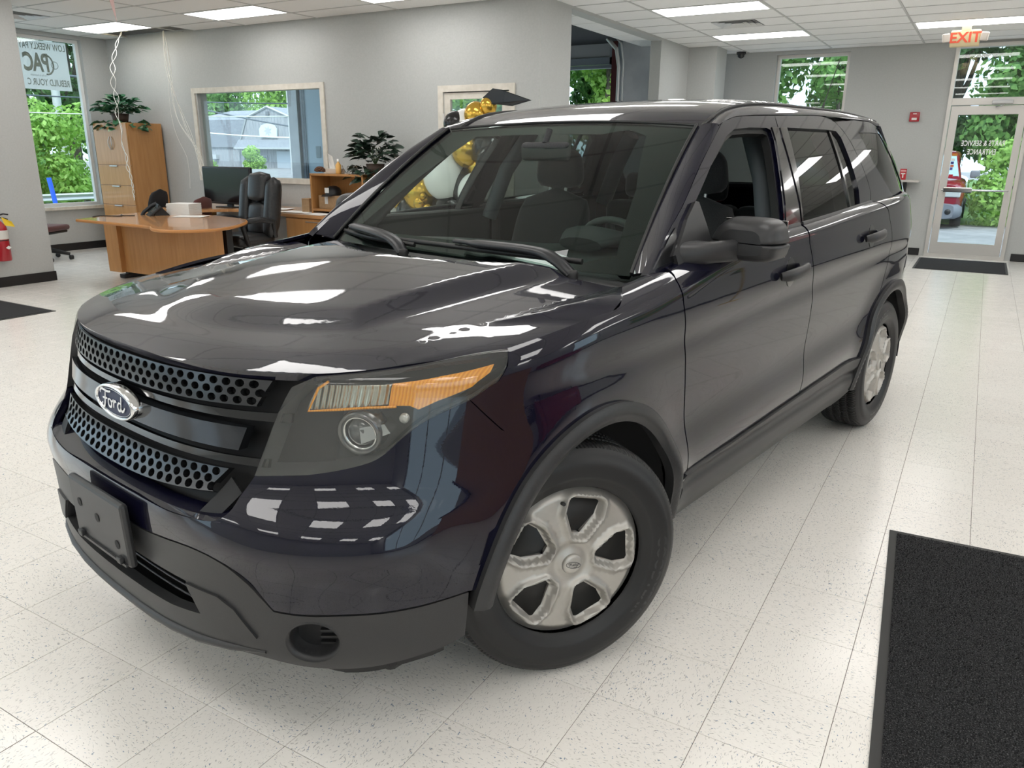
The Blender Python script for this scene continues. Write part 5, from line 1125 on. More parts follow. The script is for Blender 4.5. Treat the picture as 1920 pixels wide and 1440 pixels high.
# ---- fire extinguisher on the pillar
fe=thing('fire_extinguisher','red fire extinguisher with yellow tag hung on the left pillar','fire extinguisher',(-6.85,3.36,.30))
M_REDP=mat('red_enamel',(.36,.008,.018),.3,coat=.5); b=MB(); b.lathe([(.0005,0),(.07,0),(.078,.012),(.078,.34),(.07,.38),(.035,.42),(.02,.43)],28); b.obj('cylinder',M_REDP,fe)
b=MB(); b.lathe([(.0787,.235),(.0787,.33)],28); b.obj('label',mat('extinguisher_label',(.62,.60,.56),.5),fe); b=MB(); b.lathe([(.0789,.218),(.0789,.228)],28); b.obj('band',M_PLB,fe)
b=MB(); b.tube([(0,0,.43),(0,0,.48)],.018,10); b.tube([(-.01,0,.48),(.02,.06,.50),(.02,.11,.49)],.009,6); b.tube([(-.01,0,.465),(.02,.06,.455),(.02,.10,.44)],.007,6); b.obj('valve',M_PLB,fe)
b=MB(); b.add([(.05,.02,.47),(.09,.10,.42),(.085,.13,.36),(.06,.04,.38)],[(0,1,2,3)]); b.obj('tag',mat('yellow_tag',(.80,.55,.03),.6),fe); b=MB(); b.add([(.0795,-.03+.03,.145),(.0795,.03,.165),(.0795,.06,.145),(.0795,.03,.125)],[(0,1,2,3)]); b.obj('maker_mark',M_PAP,fe)
b=MB(); b.box((-.10,-.03,.10),(-.07,.03,.42),.004); b.obj('wall_bracket',M_PLB,fe)
# ---- window banner, pennant
M_BAN=mat('banner_white',(.60,.57,.56),.7); t=NT(M_BAN); tl_=t.n('ShaderNodeBsdfTranslucent'); tl_.inputs[0].default_value=(.7,.68,.67,1); mx=t.n('ShaderNodeMixShader'); mx.inputs[0].default_value=.65; t.l(t.b.outputs[0],mx.inputs[1]); t.l(tl_.outputs[0],mx.inputs[2]); t.l(mx.outputs[0],[n for n in t.t.nodes if n.type=='OUTPUT_MATERIAL'][0].inputs[0]); M_BTX=mat('banner_grey_print',(.27,.28,.25),.7)
bn=thing('window_banner','translucent white banner with reversed grey lettering hanging outside the left window','banner',(-9.63,4.3,2.62))
b=MB(); b.grid(lambda u,v:(.012*sin(9*u+3*v),-1.4+3.2*u,-.33+.66*v),24,8); b.obj('sheet',M_BAN,bn)
def bt_(name,s,yr,z,size,**k):
    vs,fs=text_geo(s,size,align='LEFT',**k); b=MB(); b.add([(.022,yr-v[0]*.62,z+v[1]) for v in vs],fs); b.obj(name,M_BTX,bn,recalc=False)
bt_('lettering','LOW WEEKLY PAYM',1.765,.245,.125,bold=.002); bt_('lettering','REBUILD YOUR C',1.765,-.235,.125,bold=.002); bt_('logo_lettering','PAC',1.50,.02,.33,bold=.012,spacing=.9); bt_('small_lettering','The Key to Automobile',1.45,-.14,.04)
b=MB(); b.tube([(.022,1.46+.10*cos(a),.01+.13*sin(a)) for a in np.linspace(-1.7,1.7,16)],.012,4); b.tube([(.022,1.58+.05*cos(a),.01+.05*sin(a)) for a in np.linspace(0,2*pi,16)],.004,4); b.obj('logo_ring',M_BTX,bn)
pn=thing('ceiling_pennant','pale pink and green folded pennant hanging point-down from the ceiling','pennant',(-4.55,3.45,3.05)); 
b=MB(); b.add([(-.10,0,0),(.07,.03,0),(.10,-.02,-.10),(.085,0,-.51),(.0,-.03,-.16)],[(0,4,2,1),(4,3,2)]); b.obj('pennant_face',mat('pennant_pink',(.62,.42,.40),.7),pn); b=MB(); b.add([(-.10,.01,0),(.0,-.025,-.16),(.083,.005,-.51),(-.03,.03,-.12)],[(0,1,2,3)]); b.obj('pennant_back',mat('pennant_green',(.35,.48,.38),.7),pn)
# ---- exit sign, alarm, camera, shelf, note
ex=thing('exit_sign','cream plastic sign reading EXIT in red letters with emergency lamps','exit sign',(1.79,10.5,2.755)); M_CREAM=mat('cream_plastic',(.72,.60,.36),.5)
soft_box('housing',(-.16,-.03,.01),(.16,.03,.20),.015,M_CREAM,ex); b=MB(); b.box((-.05,-.03,.19),(.05,.03,HC-2.755)); b.obj('mount',M_CREAM,ex)
text_obj('lettering','EXIT',mat('exit_red',(.62,.09,.05),.5,emit=(.9,.12,.06),estr=.25),ex,lambda x,y:(x,-.0325,.108+y),size=.165,bold=.004)
for s in (-1,1):
    M4=Matrix.Translation((s*.205,-.03,.115))@Matrix.Rotation(s*-.35,4,'Z')@Matrix.Rotation(s*.15,4,'Y'); b=MB(); b.box((-.042,-.02,-.05),(.042,.02,.05),.01,M=M4); b.obj('emergency_lamp',mat('lamp_dots',(.60,.55,.50),.4),ex)
al=thing('fire_alarm_pull','red fire alarm pull station on the grey wall','fire alarm',(1.21,YFAR-.001,1.97)); soft_box('housing',(-.068,-.045,0),(.068,0,.135),.01,M_REDP,al); b=MB(); b.box((-.035,-.05,.022),(.035,-.044,.055),.002); b.obj('pull_handle',M_PAP,al); b=MB(); b.box((-.025,-.047,.105),(.025,-.0445,.118)); b.obj('marking',M_PAP,al)
dc=thing('dome_camera','small black dome security camera in the ceiling corner','camera',(-1.42,12.30,HC)); b=MB(); b.lathe([(.0005,.0),(.075,0),(.075,-.03),(.06,-.04)],20); b.obj('base',M_PLB,dc); b=MB(); b.lathe([(.055,-.035),(.05,-.07),(.03,-.09),(.0005,-.097)],20); b.obj('dome',mat('smoked_dome',(.03,.03,.03),.1),dc)
ws_=thing('wall_shelf','small grey wall shelf beside the car tail below the alarm','shelf',(1.22,YFAR-.14,1.10)); b=MB(); b.box((-.22,-.14,0),(.20,.14,.03),.004); b.obj('shelf_board',mat('grey_laminate',(.55,.52,.49),.4),ws_); b=MB(); b.prism([(.14,0),(-.08,0),(.14,-.25)],-.02,.02,axis='x'); b.obj('bracket',M_PLB,ws_)
rs=thing('desk_sign','small red sign with white letter standing on the wall shelf','sign',(1.18,YFAR-.16,1.13)); b=MB(); b.box((-.045,-.005,0),(.045,.005,.16)); b.obj('card',mat('sign_red',(.45,.02,.03),.5),rs); text_obj('lettering','T',M_PAP,rs,lambda x,y:(x,-.0055,.06+y),size=.09,bold=.004); b=MB(); b.box((-.035,-.0056,.12),(.035,-.0051,.145)); b.obj('caption',mat('caption_pink',(.7,.35,.35),.6),rs)
b=MB(); b.box((0,-.004,0),(.12,0,.10)); o=tag(b.obj('paper_note',mat('hot_pink_paper',(.85,.05,.28),.6),loc=(2.73,YFAR-.001,1.40),rot=(0,.2,0)),'bright pink paper note on the wall right of the glass door','note')
# ---- mats
def mat_carpet():
    m=mat('charcoal_carpet',(.02,.02,.022),.95); t=NT(m); nz=t.n('ShaderNodeTexNoise'); nz.inputs['Scale'].default_value=230; nz.inputs['Detail'].default_value=2; t.l(t.n('ShaderNodeNewGeometry').outputs['Position'],nz.inputs['Vector'])
    t.l(t.ramp(nz.outputs[0],[(.42,(.008,.008,.009)),(.56,(.022,.022,.024)),(.66,(.085,.085,.088))]),t.b.inputs['Base Color']); t.bump(nz.outputs[0],1.0,.006); return m
M_CARP=mat_carpet()
def floor_mat(label,pts,loc,rz=0,pile=False):
    t_=thing('floor_mat',label,'floor mat',loc,rz); b=MB(); b.prism(pts,0.0005,.005); b.obj('rubber_border',mat('mat_rubber',(.035,.035,.034),.6),t_)
    P=np.array(pts,float); c=P.mean(0); Q=[tuple(p-np.sign(p-c)*np.array([.028,.028])) for p in P]
    nx=int(np.ptp(P[:,0])/.006) if pile else 2
    b=MB(); b.prism(Q,.004,.0085); b.obj('carpet_pile',M_CARP,t_)
    if pile:
        R=random.Random(3); b=MB(); x0,y0=np.min(Q,0); x1,y1=np.max(Q,0)
        for k in range(60000):
            x=R.uniform(x0,x1); y=R.uniform(y0,y1)
            a=R.uniform(0,2*pi); dx,dy=.0016*cos(a),.0016*sin(a); lx,ly=R.uniform(-.003,.003),R.uniform(-.003,.003); h=R.uniform(.003,.007)
            b.v+= [(x-dx,y-dy,.008),(x+dx,y+dy,.008),(x+lx,y+ly,.008+h)]; n=len(b.v); b.f.append((n-3,n-2,n-1)); b.sm.append(False)
        o=b.obj('carpet_tufts',M_CARP,t_,recalc=False); o['kind']='stuff'
floor_mat('large charcoal floor mat in the right foreground',rect(0,-1.95,1.25,0),(2.148,2.168,0),radians(3.6),pile=True)
floor_mat('charcoal floor mat in front of the glass entrance door',rect(0,0,1.13,1.35),(1.585,10.85,0)); floor_mat('charcoal floor mat at the left edge beside the pillar',rect(-1.9,-1.5,0,0),(-5.16,2.905,0))
# ---- balloon garland behind the car
ga=thing('balloon_garland','gold, white and black balloon garland on a stand behind the car','balloon garland',(-2.0,4.75,0))
M_GOLD=mat('gold_balloon',(.62,.38,.06),.18,metal=.75); M_WB=mat('white_balloon',(.80,.80,.78),.25); M_BB=mat('black_balloon',(.012,.012,.013),.2)
bl=[(.42,0,1.79,.105,0),(.53,.02,1.86,.075,0),(.28,.05,1.70,.14,1),(.22,-.03,1.72,.10,2),(.33,0,1.50,.14,0),(.55,.05,1.52,.18,2),(.60,-.02,1.42,.15,2),(.42,.08,1.36,.13,0),(.10,-.02,1.28,.20,1),(.05,.10,1.48,.16,2),(-.10,.1,1.40,.15,2),(.45,-.04,1.14,.17,1),(.28,.04,1.20,.15,2),(-.18,.0,1.12,.17,0),(-.42,.02,1.10,.14,0),(-.30,.05,.95,.18,2),(-.12,-.12,1.04,.055,0),(-.07,-.13,1.10,.03,0),(-.03,-.12,.99,.045,0),(-.6,.05,.98,.16,1),(.12,.05,.95,.2,2),(.5,.05,.85,.18,1),(-.1,.05,.75,.2,1),(.3,.05,.62,.19,0),(0,.0,.45,.2,2),(-.4,0,.55,.19,2),(-.25,.02,.22,.2,1),(.25,.03,.24,.2,2)]
for x,y,z,r,c in bl:
    b=MB(); b.ball((x,y,z),r,24,16,sq=(1,1,1.08)); b.obj('balloon',(M_GOLD,M_WB,M_BB)[c],ga)
b=MB(); b.add([(.50,-.02,1.93),(.60,-.02,2.00),(.66,-.02,1.99),(.95,-.02,1.90),(.75,-.05,1.86),(.55,-.02,1.88)],[(0,1,2,3,4,5)]); b.add([(.50,.03,1.93),(.60,.03,2.00),(.66,.03,1.99),(.95,.03,1.90),(.75,.05,1.86),(.55,.03,1.88)],[(5,4,3,2,1,0)]); b.obj('foil_balloon',M_BB,ga)
b=MB(); b.tube([(0,.1,0),(0,.1,1.6)],.012,8); b.box((-.2,-.1,0),(.2,.3,.02),.004); b.obj('stand',M_STEEL,ga)
# ---- things the paint mirrors from the right-hand side of the room
fg=thing('flag','striped national flag hung on a pole by the right wall, mirrored in the door','flag',(5.2,6.8,0)); M_W=mat('flag_white',(.75,.74,.72),.8); M_R=mat('flag_red',(.45,.02,.03),.8); M_B=mat('flag_blue',(.015,.025,.12),.8)
b=MB(); b.tube([(0,0,0),(0,0,2.4)],.015,8); b.lathe([(.0005,.03),(.14,.03),(.16,0)],20); b.obj('pole',mat('pole_gold',(.5,.35,.1),.3,metal=1),fg)
for k in range(13):
    b=MB(); b.grid(lambda u,v:(-.02-.9*u,-.02+.05*sin(8*u),2.3-.08*(k+v)),12,2); b.obj('stripe',M_R if k%2==0 else M_W,fg)
b=MB(); b.grid(lambda u,v:(-.02-.4*u,-.03+.05*sin(3.5*u),2.3-.56*v),8,2); b.obj('canton',M_B,fg)
for i in range(5):
    for j in range(6):
        vs=[(-.05-.06*j-.02*cos(pi/2+a*2*pi/10)*(1 if a%2==0 else .4)*.7,-.045+.05*sin(3.5*(.03+.06*j)/.4*.4),2.25-.10*i+.02*sin(pi/2+a*2*pi/10)*(1 if a%2==0 else .4)) for a in range(10)]; b=MB(); b.add(vs,[tuple(range(10))]); b.obj('star',M_W,fg,recalc=False)
mu=thing('wall_mural','bright green and red wall art on the right wall, mirrored in the rear windows','wall art',(XR-.03,8.6,1.0))
def mur():
    m=mat('mural_paint',(.3,.3,.3),.6); t=NT(m); n=t.n('ShaderNodeTexWave'); n.inputs['Scale'].default_value=.8; n.inputs['Distortion'].default_value=9; n.inputs['Detail'].default_value=2; t.l(t.n('ShaderNodeTexCoord').outputs['Object'],n.inputs['Vector'])
    t.l(t.ramp(n.outputs[0],[(0,(.04,.20,.05)),(.3,(.35,.30,.06)),(.5,(.45,.08,.06)),(.7,(.05,.10,.2)),(1,(.35,.35,.33))]),t.b.inputs['Base Color']); return m
b=MB(); b.box((0,-1.6,0),(.02,1.6,1.5)); b.obj('panel',mur(),mu); 
b=MB(); b.box((-.01,-1.65,-.05),(.015,1.65,0)); b.obj('frame_rail',M_PLB,mu)
rc_=thing('waiting_sofa','dark red waiting sofa by the right wall, mirrored in the doors','sofa',(6.6,3.0,0),radians(90)); soft_box('seat',(-.9,-.4,.18),(.9,.3,.45),.06,mat('red_vinyl',(.28,.02,.03),.5),rc_); soft_box('backrest',(-.9,-.60,.25),(.9,-.35,.85),.07,mat('red_vinyl',(.28,.02,.03),.5),rc_)
for s in (-1,1): soft_box('arm',(s*.98-.1,-.55,.15),(s*.98+.1,.3,.62),.05,mat('red_vinyl',(.28,.02,.03),.5),rc_)
for sx in (-.8,.8): b=MB(); b.tube([(sx,.2,0),(sx,.2,.2)],.02,8); b.tube([(sx,-.45,0),(sx,-.45,.2)],.02,8); b.obj('leg',M_PLB,rc_)
sd=thing('service_desk','tall brown sales counter by the right wall, mirrored in the doors','counter',(6.3,.2,0)); b=MB(); b.box((-.4,-1.2,0),(.4,1.2,1.0),.01); b.obj('counter_body',M_WOOD,sd); b=MB(); b.box((-.5,-1.3,1.0),(.5,1.3,1.05),.01); b.obj('counter_top',M_PLB,sd)
# ================================================================== OUTDOORS
M_ASPH=noise_mat('asphalt',(.22,.22,.23),(.30,.30,.31),scale=3,rough=.9,detail=8); M_GRASS=noise_mat('grass',(.06,.14,.03),(.13,.26,.06),scale=6,rough=.95,detail=6,bump=.5,bdist=.05)
b=MB(); b.box((-90,-60,-.6),(60,90,-.14)); struct(b.obj('ground',M_ASPH)) 
b=MB(); b.box((-80,-30,-.14),(-15.2,30,-.10)); o=struct(b.obj('ground_verge',M_GRASS)); b=MB(); b.box((-30,21,-.14),(40,60,-.10)); struct(b.obj('ground_verge',M_GRASS))
M_LF=[leaf_mat('tree_leaf_bright',(.22,.42,.07),(.38,.60,.15)),leaf_mat('tree_leaf_mid',(.10,.25,.06),(.22,.42,.11)),leaf_mat('tree_leaf_deep',(.045,.13,.045),(.12,.26,.08))]
M_BARK=noise_mat('bark',(.06,.05,.04),(.14,.12,.10),scale=12,rough=.95,stretch=(4,4,.6))
for m in M_LF:
    t=NT(m); tl_=t.n('ShaderNodeBsdfTranslucent'); out=[n for n in t.t.nodes if n.type=='OUTPUT_MATERIAL'][0]; mx=t.n('ShaderNodeMixShader'); mx.inputs[0].default_value=.35
    src=t.b.inputs['Base Color'].links[0].from_socket; t.l(src,tl_.inputs[0]); t.l(t.b.outputs[0],mx.inputs[1]); t.l(tl_.outputs[0],mx.inputs[2]); t.l(mx.outputs[0],out.inputs[0])
def tree(label,x,y,h,r,n,L,mi,trunk=True,z0=-.12,name='tree',lowf=.12):
    R=np.random.default_rng(abs(hash((round(x,2),round(y,2))))%(2**31)); t_=thing(name,label,'tree' if name=='tree' else 'bush',(x,y,z0),0,None)
    nb=20; bc=[]; 
    for k in range(nb):
        a=R.uniform(0,2*pi); zz=h*(lowf+(1-lowf)*R.uniform(.05,.92)); rr=r*math.sqrt(max(.08,1-((zz/h-.48)/.58)**2))*R.uniform(.25,.75); bc.append((rr*cos(a),rr*sin(a),zz,r*R.uniform(.34,.55)))
    k=R.integers(0,nb,n); d=R.normal(size=(n,3)); d/=np.linalg.norm(d,axis=1)[:,None]; rad=np.array([c[3] for c in bc])[k]*R.uniform(.72,1.03,n); C=np.array([c[:3] for c in bc])[k]+d*rad[:,None]*[1,1,.8]
    C[:,2]=np.maximum(C[:,2],.05)
    nrm=d+R.normal(size=(n,3))*.5; nrm/=np.linalg.norm(nrm,axis=1)[:,None]; a=np.cross(nrm,R.normal(size=(n,3))); a/=np.linalg.norm(a,axis=1)[:,None]; bb=np.cross(nrm,a); s=L*R.uniform(.6,1.25,n)[:,None]
    V=np.stack([C-a*s,C+bb*s*.55,C+a*s,C-bb*s*.55],1).reshape(-1,3); me=bpy.data.meshes.new('foliage'); me.from_pydata(V.tolist(),[],[(4*i,4*i+1,4*i+2,4*i+3) for i in range(n)]); o=link('foliage',me,M_LF[mi],t_); o['kind']='stuff'
    if trunk:
        b=MB(); b.tube([(0,0,0),(.05*r,.03*r,h*.35),(.0,.06*r,h*.8)],[.05*h*.5,.035*h*.5,.01*h*.5],8); b.obj('trunk',M_BARK,t_)
        for q in bc[:5]: b=MB(); b.tube([(.03*r,.02*r,h*.3),(q[0]*.6,q[1]*.6,q[2]*.75),(q[0],q[1],q[2])],[.012*h,.008*h,.003*h],6); b.obj('branch',M_BARK,t_)
    return t_
# beyond the far wall (glass door, right window, service bay)
far=[(-4.4,25.9,9,2.0,1),(-1.7,25.6,8.5,1.9,1),(1.0,27.2,9.5,2.0,2),(3.4,25.4,8.5,1.9,1),(6.2,26.2,9,2.0,2),(-7.2,25.4,8,2.0,0),(-10.0,26.2,8.5,2.0,0),(-12.9,26.8,9,2.1,1),(-15.9,27.4,9.5,2.2,0)]
FL=['leafy tree left of the far window frame beyond the glass','leafy tree filling the far window behind the car roof','darker tree between the far window and the glass door','leafy tree directly behind the glass entrance door','dark tree right of the glass entrance door','bright tree framed by the service bay opening','bright tree at the left side of the service bay opening','tree seen through the small office door pane, right side','tree seen through the small office door pane, left side']
for (x,y,h,r,mi),lb in zip(far,FL): tree(lb,x,y,h,r,8500,.14,mi)
tree('bright low bush right of the red parked car beyond the glass door',3.1,21.2,1.9,1.1,4000,.08,0,trunk=False,name='bush',lowf=.02); tree('bright low bush left behind the red parked car',-1.1,21.3,1.8,.8,3500,.09,0,trunk=False,name='bush',lowf=.02)
for k,(x,y) in enumerate(((-17.5,33),(-12.3,33.5),(-7.1,33),(-1.9,33.5),(3.3,33),(8.5,33.5))):
    tree(('tall wood-edge tree far behind the office door pane','tall wood-edge tree far left behind the service bay opening','tall wood-edge tree far behind the service bay opening','tall wood-edge tree far behind the right-hand window','tall wood-edge tree far behind the glass entrance door','tall wood-edge tree far right behind the glass door')[k],x,y,13,2.6,9000,.2,2)
# beyond the left window
for k,(x,y) in enumerate(((-37,12),(-37,18.5),(-37,25))):
    tree(('tall distant woodland tree behind the window banner','tall distant woodland tree at the left window centre','tall distant woodland tree past the left window jamb')[k],x,y,14,3.2,9000,.22,2)
lf=[(-27,9.5,10,3.4,2),(-29.5,13.5,11,3.4,1),(-28,17.0,10,3.2,2)]
LL=['dark wooded tree behind the window banner on the left','mid green tree behind the pole in the left window','dark tree at the right side of the left window']
for (x,y,h,r,mi),lb in zip(lf,LL): tree(lb,x,y,h,r,7500,.16,mi)
tree('tall bright yellow-green bush centred in the left window',-20.6,12.0,3.0,1.6,6500,.09,0,trunk=False,name='bush',lowf=.02); tree('smaller bright bush beside the pillar in the left window',-19.5,9.9,1.7,1.0,3000,.09,1,trunk=False,name='bush',lowf=.02)
# behind the barn
bk=[(-74,73,14,5.5,0),(-63.5,75,15,5,1),(-53.5,73,14,4.8,0),(-44,75,15,4.6,1),(-84,72,14,4.6,1)]
BL_=['bright tree behind the left roof slope of the barn','tree rising over the barn ridge','bright tree behind the barn gable peak','tree right of the barn behind the utility pole','tree at the left edge behind the barn wing']
for (x,y,h,r,mi),lb in zip(bk,BL_): tree(lb,x,y,h,r,5200,.36,mi)
# guard rail, road, posts
gr=thing('guard_rail','grey steel roadside guard rail outside the left window','guard rail',(-16,0,0)); M_GAL=mat('galvanised',(.55,.57,.58),.45,metal=.5)
b=MB(); P=[(-.02,.30),(.03,.33),(-.01,.385),(.03,.44),(-.02,.47)]; b.add([(x,y,z) for y in (-8,26) for x,z in P],[(i,i+1,6+i,5+i) for i in range(4)]); b.obj('beam',M_GAL,gr)
for y in range(-6,26,4): b=MB(); b.box((-.10,y-.06,-.1),(-.03,y+.06,.46)); b.obj('post',M_BARK,gr)
b=MB(); b.tube([(-15.4,8.9,-.1),(-15.5,8.85,.85)],.05,8); tag(b.obj('marker_post',mat('blue_post',(.02,.12,.75),.5)),'bright blue marker post standing by the guard rail','post')
def pole(label,x,y,h,r,m): b=MB(); b.tube([(x,y,-.1),(x,y,h)],[r,r*.8],10); return tag(b.obj('utility_pole',m),label,'utility pole')
M_POLE=mat('pole_pale',(.52,.54,.56),.8)
pole('pale utility pole behind the bush in the left window',-22.5,13.4,8,.13,M_POLE)
def wires(label,pts,r):
    b=MB(); n=14; a,c=np.array(pts[0],float),np.array(pts[1],float); b.tube([tuple(a+(c-a)*i/n-np.array([0,0,.5*4*(i/n)*(1-i/n)])) for i in range(n+1)],r,5); tag(b.obj('overhead_wire',mat('wire_dark',(.10,.12,.15),.6) if 'white' not in label else M_PAP),label,'wire')
wires('thick dark overhead wire under the window banner',((-18,-5,3.5),(-18,26,3.9)),.03); wires('thin dark overhead wire across the left window middle',((-18,-5,3.0),(-18,26,3.4)),.018); wires('thin white overhead wire above the bush in the left window',((-18,-5,2.6),(-18,26,3.0)),.014)
wires('upper pair dark wire across the barn window view',((-62,37,6.7),(-37,37,6.1)),.07); wires('lower pair dark wire across the barn window view',((-62,37,6.1),(-37,37,5.5)),.05); wires('dark wire sloping down across the barn roof to the pole',((-62,37.1,7.8),(-37,37.1,2.9)),.05); wires('white wire sloping in front of the barn roof',((-62,36.9,4.6),(-37,36.9,2.2)),.05)
# barn
M_SID=noise_mat('weathered_board',(.26,.27,.30),(.38,.39,.42),scale=2.5,rough=.9,stretch=(7,7,.5)); M_SHG=noise_mat('grey_shingle',(.18,.19,.22),(.30,.32,.36),scale=4,rough=.95,stretch=(2,2,6)); M_TRW=mat('white_trim',(.45,.47,.49),.7)
ba=thing('barn','weathered grey gambrel barn with shingled side roof across the road','barn',(-53,50,-.45))
gp=[(-4.0,0),(-4.0,2.15),(-2.75,4.6),(0,5.5),(2.75,4.6),(4.0,2.15),(4.0,0)]
for k in range(20):
    x0=-4+.4*k; x1=x0+.385
    def top_(x): return float(np.interp(x,[-4,-2.75,0,2.75,4],[2.15,4.6,5.5,4.6,2.15]))
    b=MB(); b.prism([(x0,0),(x1,0),(x1,top_(x1)),(x0,top_(x0))],-.02,.05+.01*(k%2),axis='y'); b.obj('board',M_SID,ba)
for i in range(len(gp)-3):
    a,c=gp[i+1],gp[i+2]; b=MB(); b.tube([(a[0],-.1,a[1]),(c[0],-.1,c[1])],.09,4,smooth=False); b.obj('rake_trim',M_TRW,ba)
def slope(p0,p1,y0,y1,name,m,parent): b=MB(); b.add([(p0[0],y0,p0[1]),(p1[0],y0,p1[1]),(p1[0],y1,p1[1]),(p0[0],y1,p0[1])],[(0,1,2,3)]); return b.obj(name,m,parent)
for i in (1,2,3,4): slope(gp[i],gp[i+1],-.12,9,'roof_slope',M_SHG,ba)
# side wing facing the road
b=MB(); b.box((-12,0,0),(-4.05,.1,2.1)); b.obj('wing_wall',M_SID,ba)
for k in range(9):
    z0=2.05+.27*k; z1=z0+.30; y0=-.15+.14*k; b=MB(); b.box((-12.3,y0,z0),(-4.0+.13*k,y0+.16,z1)); b.obj('shingle_course',M_SHG,ba)
b=MB(); b.add([(-12.3,1.1,4.5),(-2.8,1.1,4.5),(-.4,4.5,5.5),(-10,4.5,5.5)],[(0,1,2,3)]); b.obj('upper_roof',M_SHG,ba)
b=MB(); b.add([(-3.9,-.1,2.75),(4.0,-.1,2.75),(4.0,-.9,2.05),(-3.7,-.9,2.05)],[(0,1,2,3)]); aw=b.obj('awning',M_SHG,ba); b=MB(); b.box((-3.7,-.95,1.93),(4.0,-.85,2.07)); b.obj('fascia',M_TRW,aw)
for x0,x1,z0,z1 in ((-2.9,-2.1,.9,1.35),(-1.2,-.4,.9,1.35),(-2.9,-2.2,.35,.75)):
    b=MB(); b.box((x0,-.14,z0),(x1,-.05,z1)); wn_=b.obj('window',M_TRW,ba); b=MB(); b.box((x0+.06,-.16,z0+.06),(x1-.06,-.13,z1-.06)); b.obj('window_pane',mat('dark_pane',(.12,.16,.2),.2),wn_)
b=MB(); b.box((.8,-.10,0),(3.6,-.04,1.75)); b.obj('garage_door',mat('pale_blue_door',(.50,.56,.64),.6),ba)
b=MB(); b.box((-3.75,-.12,.2),(-3.35,-.05,1.8)); b.obj('door',M_TRW,ba)
b=MB(); b.prism([(-1.0,2.9),(1.1,2.9),(1.15,3.6),(.85,3.95),(.05,4.12),(-.75,3.95),(-1.05,3.6)],-.22,-.12,axis='y'); sb=b.obj('shield_sign',mat('pale_sign',(.62,.74,.76),.7),ba)
b=MB(); b.add([(.05+.55*cos(a)*(1 if k%2 else .45),-.23,3.45+.45*sin(a)*(1 if k%2 else .5)) for k,a in enumerate(np.linspace(0,2*pi,14,endpoint=False))],[tuple(range(14))]); b.obj('leaf_emblem',M_TRW,sb,recalc=False)
b=MB(); b.box((-.15,-.15,4.75),(.2,-.05,5.1)); b.obj('vent',mat('dark_vent',(.15,.16,.18),.8),ba)
b=MB(); b.box((-7.6,-.35,1.0),(-6.9,-.0,1.4)); b.obj('air_conditioner',M_TRW,ba)
fn_=thing('fence','low dark railing in front of the barn wing','fence',(-62.5,46.5,-.2))
for z in (.45,.85): b=MB(); b.tube([(-1.2,0,z),(3.0,0,z)],.05,6); b.obj('rail',mat('rail_dark',(.14,.16,.2),.6),fn_)
for x in (-1.2,.9,3.0): b=MB(); b.tube([(x,0,0),(x,0,.9)],.06,6); b.obj('post',mat('rail_dark',(.14,.16,.2),.6),fn_)
tree('bright green shrub in front of the barn windows',-51.5,46.5,1.9,1.2,3500,.12,0,trunk=False,z0=-.45,name='bush',lowf=.02); tree('low grass clump before the barn wing',-58,46.5,.8,1.3,2500,.10,0,trunk=False,z0=-.4,name='bush',lowf=.02)
# signboard on the roadside and poles in front of the barn
sg_=thing('roadside_sign','white roadside sign board with small red pictogram hanging on a post','sign',(-28.5,30.0,-.1)); b=MB(); b.box((-.55,-.03,.55),(.55,.03,1.45)); b.obj('board',M_PAP,sg_); b=MB(); b.box((-.13,-.035,.70),(.17,-.03,1.02)); b.obj('pictogram',mat('sign_red2',(.75,.04,.08),.6),sg_); b=MB(); b.box((-.03,-.038,.76),(.10,-.034,.95)); b.obj('pictogram_hand',M_PAP,sg_)
for k,(w,z) in enumerate(((.7,1.30),(.55,1.22),(.6,1.14))): b=MB(); b.box((-.35,-.034,z),(-.35+w,-.03,z+.04)); b.obj('text_line',mat('sign_teal',(.10,.35,.42),.6),sg_)
b=MB(); b.tube([(-.6,0,1.62),(.62,0,1.66)],.03,6); b.tube([(.62,0,-.1),(.62,0,1.7)],.04,6); b.obj('frame',M_POLE,sg_)
pole('distant utility pole carrying the wires left of the barn view',-62,37,8,.14,M_POLE); pole('distant utility pole carrying the wires behind the white column',-37,37,8,.14,M_POLE); pole('slim grey utility pole left of the white bay column',-25.9,27,7,.10,mat('pole_blue',(.30,.33,.42),.8)); pole('thin pale pole at the left jamb of the barn window',-33.5,27.0,7,.12,M_POLE)
# ---- service bay behind the back wall
M_BLUEW=mat('pale_blue_wall',(.36,.47,.58),.6); M_BAYW=noise_mat('bay_wall_white',(.56,.57,.62),(.64,.65,.69),scale=4,rough=.7)
by=thing('service_door','pale blue steel door standing open in the service bay behind the window','door',(-8.1,9.5,0)); b=MB(); b.box((-.20,0,.02),(.9,.05,3.0)); b.obj('leaf',M_BLUEW,by); b=MB(); b.box((-.30,-.02,.0),(-.20,.06,3.05)); b.box((-.245,-.03,0),(-.232,.07,3.05)); b.obj('jamb',mat('jamb_grey',(.14,.16,.20),.6),by); b=MB(); b.box((.02,-.02,1.35),(.13,0,1.55),.01); b.obj('notice',mat('notice_dark',(.12,.17,.2),.5),by)
b=MB(); b.box((-8.66,9.45,-.1),(-8.44,9.65,3.2)); tag(b.obj('bay_column',M_BAYW),'white service bay column beside the blue door','column')
b=MB(); b.box((-9.3,6.82,-.1),(-2.16,11.3,-.02)); struct(b.obj('floor_bay',M_ASPH))
b=MB(); b.add([(-3.36,12.8,-.1),(-2.9,11.0,-.1),(-2.9,11.0,4.6),(-3.36,12.8,4.6)],[(0,1,2,3)]); struct(b.obj('wall_bay_end',M_BAYW)); b=MB(); b.box((-2.92,10.98,-.1),(-2.16,11.1,4.6)); struct(b.obj('wall_bay_return',M_BAYW))
